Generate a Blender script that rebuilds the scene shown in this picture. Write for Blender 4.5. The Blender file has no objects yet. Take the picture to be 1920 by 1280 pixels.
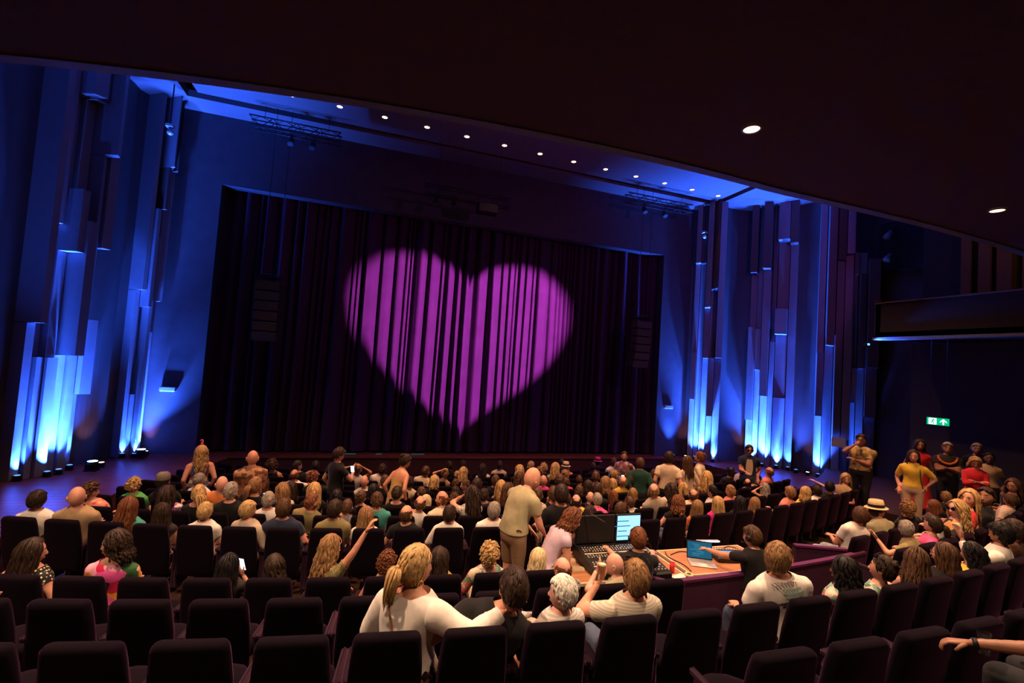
import bpy, math, random
import numpy as np
from mathutils import Matrix, Vector, kdtree

# ---------------------------------------------------------------- camera
ZO = 4.4            # height of the camera above the front-row floor; hall dimensions below are given relative to the camera
SC = bpy.context.scene
COL = SC.collection
def setup_camera():
    roll, pitch, yaw = math.atan(0.0677), math.atan2(42.1 * math.cos(math.atan(0.0677)), 853.333), math.radians(17.49)
    fw0 = Vector((math.sin(yaw), math.cos(yaw), 0)); rt0 = Vector((math.cos(yaw), -math.sin(yaw), 0)); up0 = Vector((0, 0, 1))
    fw = fw0 * math.cos(pitch) + up0 * math.sin(pitch); up1 = up0 * math.cos(pitch) - fw0 * math.sin(pitch)
    rt = rt0 * math.cos(roll) + up1 * math.sin(roll); up = up1 * math.cos(roll) - rt0 * math.sin(roll)
    cam = bpy.data.cameras.new('camera'); cam.lens = 16.0; cam.sensor_width = 36.0; cam.clip_start = 0.05; cam.clip_end = 200
    ob = bpy.data.objects.new('camera', cam); COL.objects.link(ob)
    m = Matrix((rt, up, -fw)).transposed().to_4x4(); m.translation = Vector((0, 0, ZO)); ob.matrix_world = m
    SC.camera = ob
setup_camera()
# ---------------------------------------------------------------- world, exposure
w = bpy.data.worlds.new('world'); SC.world = w; w.use_nodes = True
w.node_tree.nodes['Background'].inputs[0].default_value = (0.012, 0.006, 0.008, 1)
w.node_tree.nodes['Background'].inputs[1].default_value = 0.12
SC.view_settings.view_transform = 'Standard'; SC.view_settings.look = 'None'
SC.view_settings.exposure = 0.0; SC.view_settings.gamma = 1.0; SC.view_settings.use_curve_mapping = False
# light levels (watts)
UNDER_BALCONY_W = 1080.0     # downlights in the balcony underside
HOUSE_W = 2900.0             # unseen house lights added in the high ceiling
ROW_SPOT_W = 110.0          # the row of small ceiling spots
BLUE_W = 7200.0              # blue wall uplights
HEART_W = 80000.0            # heart projector
WARM = (1.0, 0.51, 0.28); BLUE = (0.030, 0.125, 1.0)

XC, YC = 3.19, 30.94        # centre of the curved rows
ROWS = dict(A=29.01, B=28.12, C=27.14, D=26.25, E=24.44)
for _i, _k in enumerate('FGHIJKLM'): ROWS[_k] = 24.44 - 0.86 * (_i + 1)
def zf(r): return float(np.interp(r, [16.0, 24.44, 26.25, 27.14, 28.12, 29.01, 30.9], [-4.526, -3.38, -3.21, -2.96, -2.70, -2.44, -1.93])) + ZO
def pol(r, a, z=0.0): return (XC + r * math.sin(a), YC - r * math.cos(a), z)
rng = random.Random(7)

# ---------------------------------------------------------------- materials
MATS = {}
def mat(name, col, rough=0.6, metal=0.0, sheen=0.0, sheen_tint=None, var=0.15, scale=30.0, bump=0.0, emit=None, estr=0.0, spec=0.3, trans=0.0, alpha=1.0, stretch=None):
    if name in MATS: return MATS[name]
    m = bpy.data.materials.new(name); m.use_nodes = True; nt = m.node_tree; b = nt.nodes['Principled BSDF']
    b.inputs['Roughness'].default_value = rough; b.inputs['Metallic'].default_value = metal
    b.inputs['Specular IOR Level'].default_value = spec
    b.inputs['Base Color'].default_value = (*col, 1)
    if sheen: b.inputs['Sheen Weight'].default_value = sheen; b.inputs['Sheen Roughness'].default_value = 0.35; b.inputs['Sheen Tint'].default_value = (*(sheen_tint or (1, 1, 1)), 1)
    if trans: b.inputs['Transmission Weight'].default_value = trans
    if alpha < 1: b.inputs['Alpha'].default_value = alpha
    if emit: b.inputs['Emission Color'].default_value = (*emit, 1); b.inputs['Emission Strength'].default_value = estr
    if var > 0 or bump > 0:
        tc = nt.nodes.new('ShaderNodeTexCoord'); mp = nt.nodes.new('ShaderNodeMapping'); nz = nt.nodes.new('ShaderNodeTexNoise')
        nt.links.new(tc.outputs['Object'], mp.inputs[0]); nt.links.new(mp.outputs[0], nz.inputs['Vector'])
        if stretch: mp.inputs['Scale'].default_value = stretch
        nz.inputs['Scale'].default_value = scale; nz.inputs['Detail'].default_value = 4
        rp = nt.nodes.new('ShaderNodeValToRGB')
        rp.color_ramp.elements[0].position = 0.3; rp.color_ramp.elements[1].position = 0.7
        rp.color_ramp.elements[0].color = (*[c * (1 - var) for c in col], 1); rp.color_ramp.elements[1].color = (*[min(1, c * (1 + var)) for c in col], 1)
        nt.links.new(nz.outputs['Fac'], rp.inputs[0]); nt.links.new(rp.outputs[0], b.inputs['Base Color'])
        if bump:
            bp = nt.nodes.new('ShaderNodeBump'); bp.inputs['Strength'].default_value = bump; bp.inputs['Distance'].default_value = 0.01
            nt.links.new(nz.outputs['Fac'], bp.inputs['Height']); nt.links.new(bp.outputs[0], b.inputs['Normal'])
    MATS[name] = m; return m
def emat(name, col, strength):
    if name in MATS: return MATS[name]
    m = bpy.data.materials.new(name); m.use_nodes = True; nt = m.node_tree; nt.nodes.clear()
    e = nt.nodes.new('ShaderNodeEmission'); o = nt.nodes.new('ShaderNodeOutputMaterial'); e.inputs[0].default_value = (*col, 1); e.inputs[1].default_value = strength
    nt.links.new(e.outputs[0], o.inputs[0]); MATS[name] = m; return m
def pattern(name, kind, cols, scale=14.0, rough=0.75):
    """cloth prints: cells of a palette (floral, blocks), dots, stripes"""
    if name in MATS: return MATS[name]
    m = bpy.data.materials.new(name); m.use_nodes = True; nt = m.node_tree; b = nt.nodes['Principled BSDF']; b.inputs['Roughness'].default_value = rough; b.inputs['Specular IOR Level'].default_value = 0.2
    tc = nt.nodes.new('ShaderNodeTexCoord'); rp = nt.nodes.new('ShaderNodeValToRGB'); rp.color_ramp.interpolation = 'CONSTANT'
    el = rp.color_ramp.elements
    if kind == 'stripe':
        s = nt.nodes.new('ShaderNodeTexWave'); s.bands_direction = 'Z'; s.inputs['Scale'].default_value = scale; s.inputs['Distortion'].default_value = 0.3
        nt.links.new(tc.outputs['Object'], s.inputs['Vector']); fac = s.outputs['Fac']
        el[0].color = (*cols[0], 1); el[1].position = 0.55; el[1].color = (*cols[1], 1)
    elif kind == 'dots':
        s = nt.nodes.new('ShaderNodeTexVoronoi'); s.inputs['Scale'].default_value = scale; s.inputs['Randomness'].default_value = 0.4
        nt.links.new(tc.outputs['Object'], s.inputs['Vector']); fac = s.outputs['Distance']
        el[0].color = (*cols[1], 1); el[1].position = 0.32; el[1].color = (*cols[0], 1)
    else:
        nz = nt.nodes.new('ShaderNodeTexNoise'); nz.inputs['Scale'].default_value = scale * 0.6; mx = nt.nodes.new('ShaderNodeMixRGB'); mx.inputs[0].default_value = 0.12
        s = nt.nodes.new('ShaderNodeTexVoronoi'); s.inputs['Scale'].default_value = scale
        nt.links.new(tc.outputs['Object'], nz.inputs['Vector']); nt.links.new(tc.outputs['Object'], mx.inputs[1]); nt.links.new(nz.outputs['Color'], mx.inputs[2])
        nt.links.new(mx.outputs[0], s.inputs['Vector']); sp = nt.nodes.new('ShaderNodeSeparateColor'); nt.links.new(s.outputs['Color'], sp.inputs[0]); fac = sp.outputs[0]
        el[0].color = (*cols[0], 1); el[1].position = 1.0 / len(cols); el[1].color = (*cols[1], 1)
        for i in range(2, len(cols)):
            e = el.new(i / len(cols)); e.color = (*cols[i], 1)
    nt.links.new(fac, rp.inputs[0]); nt.links.new(rp.outputs[0], b.inputs['Base Color']); MATS[name] = m; return m
def wood(name, c0, c1, axis=0, scale=3.0, rough=0.35):
    if name in MATS: return MATS[name]
    m = bpy.data.materials.new(name); m.use_nodes = True; nt = m.node_tree; b = nt.nodes['Principled BSDF']; b.inputs['Roughness'].default_value = rough
    tc = nt.nodes.new('ShaderNodeTexCoord'); mp = nt.nodes.new('ShaderNodeMapping'); nz = nt.nodes.new('ShaderNodeTexNoise'); rp = nt.nodes.new('ShaderNodeValToRGB'); oi = nt.nodes.new('ShaderNodeObjectInfo'); hs = nt.nodes.new('ShaderNodeHueSaturation'); mr = nt.nodes.new('ShaderNodeMapRange')
    s = [14.0, 14.0, 14.0]; s[axis] = 1.0; mp.inputs['Scale'].default_value = s
    nt.links.new(tc.outputs['Object'], mp.inputs[0]); nt.links.new(mp.outputs[0], nz.inputs['Vector']); nz.inputs['Scale'].default_value = scale; nz.inputs['Detail'].default_value = 6
    rp.color_ramp.elements[0].position = 0.3; rp.color_ramp.elements[1].position = 0.7; rp.color_ramp.elements[0].color = (*c0, 1); rp.color_ramp.elements[1].color = (*c1, 1)
    nt.links.new(nz.outputs['Fac'], rp.inputs[0]); mr.inputs['To Min'].default_value = 0.7; mr.inputs['To Max'].default_value = 1.25
    nt.links.new(oi.outputs['Random'], mr.inputs['Value']); nt.links.new(mr.outputs[0], hs.inputs['Value']); nt.links.new(rp.outputs[0], hs.inputs['Color']); nt.links.new(hs.outputs[0], b.inputs['Base Color'])
    MATS[name] = m; return m

# ---------------------------------------------------------------- mesh helpers
class MB:
    def __init__(s): s.v = []; s.f = []; s.mi = []; s.cur = 0
    def add(s, vs, fs):
        o = len(s.v); s.v.extend([tuple(map(float, p)) for p in vs]); s.f.extend([tuple(i + o for i in f) for f in fs]); s.mi.extend([s.cur] * len(fs)); return s
    def box(s, c, d, rz=0.0, M=None):
        hx, hy, hz = d[0] / 2, d[1] / 2, d[2] / 2; cs, sn = math.cos(rz), math.sin(rz); vs = []
        for x, y, z in ((-1, -1, -1), (1, -1, -1), (1, 1, -1), (-1, 1, -1), (-1, -1, 1), (1, -1, 1), (1, 1, 1), (-1, 1, 1)):
            p = Vector((x * hx, y * hy, z * hz))
            if M is not None: p = M @ p
            vs.append((c[0] + p.x * cs - p.y * sn, c[1] + p.x * sn + p.y * cs, c[2] + p.z))
        return s.add(vs, [(3, 2, 1, 0), (4, 5, 6, 7), (0, 1, 5, 4), (1, 2, 6, 5), (2, 3, 7, 6), (3, 0, 4, 7)])
    def rbox(s, c, d, b=0.02, rz=0.0, M=None):
        """box with chamfered edges"""
        hx, hy, hz = d[0] / 2, d[1] / 2, d[2] / 2; b = min(b, hx * .9, hy * .9, hz * .9); rings = []
        for z, k in ((-hz, b), (-hz + b, 0), (hz - b, 0), (hz, b)):
            x, y = hx - k, hy - k; rings.append([(-x + b, -y, z), (x - b, -y, z), (x, -y + b, z), (x, y - b, z), (x - b, y, z), (-x + b, y, z), (-x, y - b, z), (-x, -y + b, z)])
        cs, sn = math.cos(rz), math.sin(rz); vs = []
        for r in rings:
            for p in r:
                p = Vector(p)
                if M is not None: p = M @ p
                vs.append((c[0] + p.x * cs - p.y * sn, c[1] + p.x * sn + p.y * cs, c[2] + p.z))
        fs = [tuple(range(7, -1, -1)), tuple(range(24, 32))]
        for k in range(3):
            for i in range(8): fs.append((k * 8 + i, k * 8 + (i + 1) % 8, k * 8 + 8 + (i + 1) % 8, k * 8 + 8 + i))
        return s.add(vs, fs)
    def loft(s, rings, cap=True):
        n = len(rings[0]); vs = [p for r in rings for p in r]; fs = []
        for k in range(len(rings) - 1):
            for i in range(n): fs.append((k * n + i, k * n + (i + 1) % n, (k + 1) * n + (i + 1) % n, (k + 1) * n + i))
        if cap: fs.append(tuple(range(n - 1, -1, -1))); fs.append(tuple(range((len(rings) - 1) * n, len(rings) * n)))
        return s.add(vs, fs)
    def tube(s, pts, rad, n=8, cap=True):
        pts = [Vector(p) for p in pts]
        if not isinstance(rad, (list, tuple)): rad = [rad] * len(pts)
        rings = []; ref = None
        for i, p in enumerate(pts):
            t = (pts[min(i + 1, len(pts) - 1)] - pts[max(i - 1, 0)])
            if t.length < 1e-9: t = Vector((0, 0, 1))
            t.normalize()
            if ref is None: ref = t.orthogonal().normalized()
            ref = (ref - t * ref.dot(t))
            ref = ref.normalized() if ref.length > 1e-6 else t.orthogonal().normalized()
            bt = t.cross(ref); rings.append([p + (ref * math.cos(2 * math.pi * k / n) + bt * math.sin(2 * math.pi * k / n)) * rad[i] for k in range(n)])
        return s.loft(rings, cap)
    def cyl(s, c, r, h, n=16, r2=None):
        r2 = r if r2 is None else r2
        return s.loft([[(c[0] + r * math.cos(2 * math.pi * k / n), c[1] + r * math.sin(2 * math.pi * k / n), c[2]) for k in range(n)], [(c[0] + r2 * math.cos(2 * math.pi * k / n), c[1] + r2 * math.sin(2 * math.pi * k / n), c[2] + h) for k in range(n)]])
    def ell(s, c, d, nu=12, nv=8, M=None):
        rings = []
        for j in range(1, nv):
            t = math.pi * j / nv - math.pi / 2; r = []
            for i in range(nu):
                p = Vector((math.cos(t) * math.cos(2 * math.pi * i / nu) * d[0], math.cos(t) * math.sin(2 * math.pi * i / nu) * d[1], math.sin(t) * d[2]))
                if M is not None: p = M @ p
                r.append((c[0] + p.x, c[1] + p.y, c[2] + p.z))
            rings.append(r)
        return s.loft(rings)
    def prism(s, poly, z0, z1):
        n = len(poly); vs = [(x, y, z0) for x, y in poly] + [(x, y, z1) for x, y in poly]
        return s.add(vs, [tuple(range(n - 1, -1, -1)), tuple(range(n, 2 * n))] + [(i, (i + 1) % n, n + (i + 1) % n, n + i) for i in range(n)])
    def mesh(s, name, mats=None, smooth=False):
        me = bpy.data.meshes.new(name); me.from_pydata(s.v, [], s.f)
        for m in (mats if isinstance(mats, (list, tuple)) else [mats]): me.materials.append(m)
        if len(set(s.mi)) > 1: me.polygons.foreach_set('material_index', s.mi)
        if smooth: me.polygons.foreach_set('use_smooth', [True] * len(me.polygons))
        me.update(); return me
    def obj(s, name, mats, parent=None, smooth=False): return link(name, s.mesh(name, mats, smooth), parent)
def link(name, data, parent=None):
    o = bpy.data.objects.new(name, data); COL.objects.link(o)
    if parent is not None: o.parent = parent
    return o
def tag(o, label=None, cat=None, group=None, kind=None):
    if label: o['label'] = label
    if cat: o['category'] = cat
    if group: o['group'] = group
    if kind: o['kind'] = kind
    return o
def thing(name, label, cat, loc=(0, 0, 0), rz=0.0, group=None):
    o = link(name, None); o.empty_display_size = 0.1; o.location = loc; o.rotation_euler = (0, 0, rz); return tag(o, label, cat, group)
def struct(mb, name, mats, smooth=False, label=None, cat=None):
    o = mb.obj(name, mats, None, smooth); o['kind'] = 'structure'
    return tag(o, label, cat)
def copy_tree(o, parent=None):
    c = o.copy(); COL.objects.link(c); c.parent = parent
    for ch in o.children: copy_tree(ch, c)
    return c
def spot(name, loc, target, watts, col, size=60, blend=0.5, rad=0.06, parent=None):
    l = bpy.data.lights.new(name, 'SPOT'); l.energy = watts; l.color = col; l.spot_size = math.radians(size); l.spot_blend = blend; l.shadow_soft_size = rad
    o = bpy.data.objects.new(name, l); COL.objects.link(o); o.location = loc
    o.rotation_euler = (Vector(target) - Vector(loc)).to_track_quat('-Z', 'Y').to_euler(); return o
_ORD = 'first second third fourth fifth sixth seventh eighth ninth tenth eleventh twelfth thirteenth fourteenth fifteenth sixteenth seventeenth eighteenth nineteenth twentieth'.split()
def ordn(i):
    if i < 20: return _ORD[i]
    tens = {2: 'twenty', 3: 'thirty', 4: 'forty'}[(i + 1) // 10]; u = (i + 1) % 10
    return {2: 'twentieth', 3: 'thirtieth', 4: 'fortieth'}[(i + 1) // 10] if u == 0 else tens + '-' + _ORD[u - 1]
# ================================================================ the hall
Z = lambda z: z + ZO
M_WALL = mat('wall_dark_paint', (0.030, 0.026, 0.036), 0.7, var=0.1, scale=4, bump=0.05)
M_FIN = mat('fin_paint', (0.16, 0.15, 0.19), 0.55, var=0.06, scale=6)
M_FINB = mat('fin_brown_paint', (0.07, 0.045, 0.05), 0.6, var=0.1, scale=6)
M_PROS = mat('proscenium_paint', (0.050, 0.040, 0.055), 0.75, var=0.12, scale=3, bump=0.05)
M_CEIL = mat('ceiling_paint', (0.11, 0.10, 0.12), 0.8, var=0.05, scale=5)
M_BALC = mat('balcony_underside_paint', (0.050, 0.025, 0.026), 0.85, var=0.08, scale=8)
M_BLACK = mat('matt_black', (0.006, 0.006, 0.007), 0.8, var=0.1)
M_STAGEW = wood('stage_boards', (0.085, 0.022, 0.016), (0.18, 0.05, 0.032), 0, 2.0, 0.32)
M_FLOORW = wood('aisle_boards', (0.16, 0.055, 0.018), (0.30, 0.11, 0.035), 0, 2.0, 0.3)
M_FLOOR = mat('dark_floor', (0.05, 0.022, 0.014), 0.6, var=0.25, scale=6)
M_STFRONT = wood('stage_front_wood', (0.035, 0.013, 0.010), (0.07, 0.025, 0.018), 0, 2.0, 0.5)
M_METAL = mat('dark_metal', (0.03, 0.03, 0.033), 0.4, 0.8, var=0.05)
M_STEEL = mat('truss_steel', (0.035, 0.035, 0.04), 0.5, 0.7, var=0.05)

# raked floor, swept round the centre of the rows
prof = [(15.6, zf(16.0)), (24.44, zf(24.44)), (26.25, zf(26.25)), (26.55, zf(26.25)), (26.55, Z(-2.96)), (27.5, Z(-2.96)), (27.5, Z(-2.70)), (28.45, Z(-2.70)), (28.45, Z(-2.44)), (29.4, Z(-2.44)), (29.4, Z(-2.19)), (30.3, Z(-2.19)), (30.3, Z(-1.93)), (33.5, Z(-1.93))]
mb = MB(); NA = 64; A0, A1 = -0.62, 0.62
vs = [pol(r, A0 + (A1 - A0) * i / NA, z) for i in range(NA + 1) for r, z in prof]; n = len(prof)
mb.add(vs, [(i * n + j, (i + 1) * n + j, (i + 1) * n + j + 1, i * n + j + 1) for i in range(NA) for j in range(n - 1)])
FLOOR = struct(mb, 'floor', M_FLOOR)
# boards of the cross aisle
for j in range(9):
    r0 = 24.62 + j * 0.155; a = -0.05 + 0.021 * (j % 3)
    while a < 0.33:
        da = 1.75 / 25.2; mb = MB(); zt = [zf(r0) + 0.006, zf(r0 + 0.15) + 0.006]; k = 5; vs = []
        for i in range(k + 1):
            aa = a + (da - 0.0003) * i / k
            for r, z in ((r0, zt[0] - 0.02), (r0, zt[0]), (r0 + 0.149, zt[1]), (r0 + 0.149, zt[1] - 0.02)): vs.append(pol(r, aa, z))
        fs = [(i * 4 + q, i * 4 + q + 1, i * 4 + q + 5, i * 4 + q + 4) for i in range(k) for q in range(3)] + [(0, 1, 2, 3), (k * 4 + 3, k * 4 + 2, k * 4 + 1, k * 4)]
        mb.add(vs, fs).obj('plank', M_FLOORW, FLOOR); a += da
# landing beside the right-hand ends of the rows, where people stand
mb = MB(); seg = 14
for r0, r1, a0, a1, z in ((22.6, 26.5, 0.385, 0.62, -3.03), ):
    vs = []
    for i in range(seg + 1):
        aa = a0 + (a1 - a0) * i / seg
        vs += [pol(r0, aa, Z(z)), pol(r1, aa, Z(z)), pol(r0, aa, Z(-4.6)), pol(r1, aa, Z(-4.6))]
    fs = []
    for i in range(seg):
        q, p = i * 4, i * 4 + 4; fs += [(q, p, p + 1, q + 1), (q + 2, p + 2, p, q), (q + 1, p + 1, p + 3, q + 3)]
    fs += [(0, 1, 3, 2)]; mb.add(vs, fs)
struct(mb, 'floor', M_FLOOR)

# stage with its two side wings
ZS = Z(-3.4)
front = [(-8.35, 8.6), (-5.42, 8.6), (-5.37, 9.9), (-5.2, 11.2), (-5.05, 12.0), (-4.34, 13.6), (-3.73, 15.85), (11.7, 15.85), (12.9, 14.9), (13.2, 13.5), (13.67, 11.7), (13.95, 10.4), (17.6, 10.4)]
back = [(17.6, 11.8), (16.2, 13.2), (15.3, 15.1), (13.0, 16.3), (12.9, 20.0), (-6.1, 20.0), (-6.2, 16.3), (-7.15, 14.6), (-7.8, 13.0)]
mb = MB(); poly = front + back
mb.add([(x, y, ZS - 0.02) for x, y in poly], [tuple(range(len(poly)))])
STAGE = struct(mb, 'floor_stage', M_STFRONT)
mb = MB()
for (x0, y0), (x1, y1) in zip(front, front[1:]):
    mb.add([(x0, y0, Z(-4.7)), (x1, y1, Z(-4.7)), (x1, y1, ZS), (x0, y0, ZS)], [(0, 1, 2, 3)])
struct(mb, 'trim_1', M_STFRONT)                       # front face of the stage
def xspan(y):
    xs = []
    for (x0, y0), (x1, y1) in zip(poly, poly[1:] + poly[:1]):
        if (y0 - y) * (y1 - y) < 0: xs.append(x0 + (x1 - x0) * (y - y0) / (y1 - y0))
    return sorted(xs)
y = 8.62; bi = 0
while y < 16.5:
    ym = y + 0.1; xs = xspan(ym); pairs = list(zip(xs[::2], xs[1::2]))
    for x0, x1 in pairs:
        if x1 - x0 > 6: pieces = [(x0 + (x1 - x0) * k / 6, x0 + (x1 - x0) * (k + 1) / 6) for k in range(6)]
        else:
            c = x0 + (x1 - x0) * (0.35 + 0.3 * (bi % 2)); pieces = [(x0, c), (c, x1)]
        for p0, p1 in pieces:
            mb = MB(); mb.box(((p0 + p1) / 2, ym, ZS - 0.011), (p1 - p0 - 0.006, 0.194, 0.022)); mb.obj('plank', M_STAGEW, STAGE)
    y += 0.2; bi += 1
# proscenium wall and its opening
mb = MB(); OX0, OX1, OZ = -4.77, 11.62, 5.02
for x0, x1, z0, z1 in ((-7.2, OX0, -3.4, 7.6), (OX1, 14.6, -3.4, 7.6), (OX0, OX1, OZ, 7.6)):
    mb.box(((x0 + x1) / 2, 16.3 + 0.2, Z((z0 + z1) / 2)), (x1 - x0, 0.4, z1 - z0))
struct(mb, 'wall_stage', M_PROS)
mb = MB(); mb.box((3.4, 18.2, Z(1)), (22, 0.2, 13)); struct(mb, 'wall_backstage', M_BLACK)

# curtain: one broad pleated cloth
M_CURT = mat('curtain_velvet', (0.050, 0.022, 0.050), 0.95, sheen=0.12, sheen_tint=(0.8, 0.5, 0.9), var=0.12, scale=2.0, bump=0.05, spec=0.1)
cr = random.Random(3); x = -5.25; fine = np.arange(-5.25, 12.05, 0.016); dep = np.zeros(len(fine))
while x < 12.1:                                        # folds: broad rounded face, steep flank, uneven width and depth
    w_ = cr.choice([.14, .2, .3, .42, .55]) * cr.uniform(.85, 1.15); d_ = min(.36, .10 + .55 * w_) * cr.uniform(.75, 1.2); k_ = cr.uniform(.18, .38)
    q = (fine >= x) & (fine < x + w_); t_ = (fine[q] - x) / w_; t_ = np.where(t_ < k_, t_ / k_ * .5, .5 + (t_ - k_) / (1 - k_) * .5); dep[q] = -d_ * (np.sin(np.pi * t_) ** .85 + .10 * np.sin(t_ * 9.4 + x)); x += w_
dep += .04 * np.sin(fine * 0.9)
zz = np.linspace(-3.37, 5.3, 18); vs = []
for k, z in enumerate(zz):
    f = (z + 3.37) / 8.67; sway = 0.05 * np.sin(fine * 1.7 + 1.0) * (1 - f) * (1 - f); amp = 0.85 + 0.3 * (1 - f) + 0.12 * np.sin(fine * 3.1 + z * 0.6)
    for xx, dd in zip(fine + sway, dep * amp): vs.append((xx, 17.05 + dd, Z(z)))
n = len(fine); mb = MB(); mb.add(vs, [(k * n + i, k * n + i + 1, (k + 1) * n + i + 1, (k + 1) * n + i) for k in range(len(zz) - 1) for i in range(n - 1)])
tag(mb.obj('stage_curtain', M_CURT, None, True), 'tall dark pleated stage curtain with a purple heart projected on it', 'curtain')
# cyan chalk-like glow tapes on the apron floor
for x0, x1 in ((-0.55, -0.1), (0.55, 0.75), (1.75, 2.2)):
    mb = MB(); mb.box(((x0 + x1) / 2, 16.42, ZS + 0.004), (x1 - x0, 0.05, 0.008)); tag(mb.obj('glow_tape', emat('glow_tape', (0.02, 0.5, 0.6), 0.22)), {(-0.55): 'long cyan glow tape on stage edge, leftmost of three', 0.55: 'shortest cyan glow tape on stage edge, middle of three', 1.75: 'cyan glow tape on stage edge, rightmost of three'}[x0], 'tape', 'glow tapes on the stage edge')

# high ceiling, in panels round a dark slot
mb = MB()
for x0, x1, y0, y1 in ((-5.25, 13.1, -2.0, 15.08), (-5.62, 13.4, 15.42, 16.32), (-9.2, -5.62, -2.0, 16.32), (13.4, 18.5, -2.0, 16.32)):
    mb.box(((x0 + x1) / 2, (y0 + y1) / 2, Z(7.3)), (x1 - x0, y1 - y0, 0.2))
struct(mb, 'ceiling', M_CEIL)
mb = MB(); mb.box((4.5, 7.0, Z(7.72)), (28, 20, 0.1)); struct(mb, 'ceiling_void', M_BLACK)

# balcony: underside, curved front lip and parapet
def arcband(mb, prof, a0, a1, seg, grow=0.0):
    n = len(prof); vs = [pol(r + grow * max(0, (a0 + (a1 - a0) * i / seg) - .07) ** 1.3, a0 + (a1 - a0) * i / seg, z) for i in range(seg + 1) for r, z in prof]
    mb.add(vs, [(i * n + j, i * n + (j + 1) % n, (i + 1) * n + (j + 1) % n, (i + 1) * n + j) for i in range(seg) for j in range(n)] + [tuple(range(n)), tuple(range(seg * n + n - 1, seg * n - 1, -1))])
mb = MB(); arcband(mb, [(26.32, Z(2.60)), (34.5, Z(2.60)), (34.5, Z(3.9)), (33.9, Z(3.9)), (33.9, Z(2.95)), (26.47, Z(2.95)), (26.47, Z(3.55)), (26.32, Z(3.55))], -0.52, 0.385, 60, 6.2)
BALC = struct(mb, 'ceiling_balcony', M_BALC)
mb = MB(); arcband(mb, [(26.20, Z(2.58)), (26.33, Z(2.58)), (26.33, Z(2.66)), (26.20, Z(2.66))], -0.52, 0.385, 60, 6.2)
struct(mb, 'trim_2', mat('balcony_lip', (0.10, 0.11, 0.17), 0.5))
mb = MB(); arcband(mb, [(34.0, Z(-2)), (34.4, Z(-2)), (34.4, Z(2.7)), (34.0, Z(2.7))], -0.52, 0.42, 30); struct(mb, 'wall_rear', M_WALL)

# side walls
def wallstrip(pts, thick, z0, z1):
    mb = MB(); n = len(pts); q = []
    for i, p in enumerate(pts):
        a = Vector(pts[max(i - 1, 0)]); b = Vector(pts[min(i + 1, n - 1)]); d = (b - a).normalized(); q.append((p[0] - d.y * thick, p[1] + d.x * thick))
    for i in range(n - 1):
        mb.add([(*pts[i], z0), (*pts[i + 1], z0), (*q[i + 1], z0), (*q[i], z0), (*pts[i], z1), (*pts[i + 1], z1), (*q[i + 1], z1), (*q[i], z1)], [(3, 2, 1, 0), (4, 5, 6, 7), (0, 1, 5, 4), (1, 2, 6, 5), (2, 3, 7, 6), (3, 0, 4, 7)])
    return mb
def bow(p, q, d, k=8):
    """a gently bowed line between two plan points"""
    p, q = Vector(p), Vector(q); n = Vector((-(q - p).y, (q - p).x)).normalized()
    return [tuple(p + (q - p) * (i / k) + n * d * math.sin(math.pi * i / k)) for i in range(k + 1)]
LW = bow((-8.6, 6.0), (-7.95, 12.6), -0.1) + [(-7.9, 12.9), (-7.35, 14.55)] + bow((-7.2, 14.6), (-6.85, 15.55), -0.12) + [(-6.85, 15.65), (-6.45, 16.3)]
LW = [(-8.6, -3.5)] + LW
WALL_L = struct(wallstrip(LW, 0.3, Z(-4.8), Z(7.6)), 'wall_left', mat('side_panel_paint', (0.055, 0.05, 0.065), 0.6, var=0.08, scale=3))
RWL = [(13.05, 16.3), (13.3, 16.1), (13.95, 15.5)] + bow((14.0, 15.4), (15.3, 15.15), 0.14) + [(15.4, 15.2), (16.2, 14.2)] + bow((16.1, 14.0), (16.35, 13.1), 0.1) + [(16.45, 13.15), (17.5, 12.0), (17.55, 9.1)]
WALL_R = struct(wallstrip(RWL, 0.3, Z(-4.8), Z(7.6)), 'wall_right', MATS['side_panel_paint'])

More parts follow.
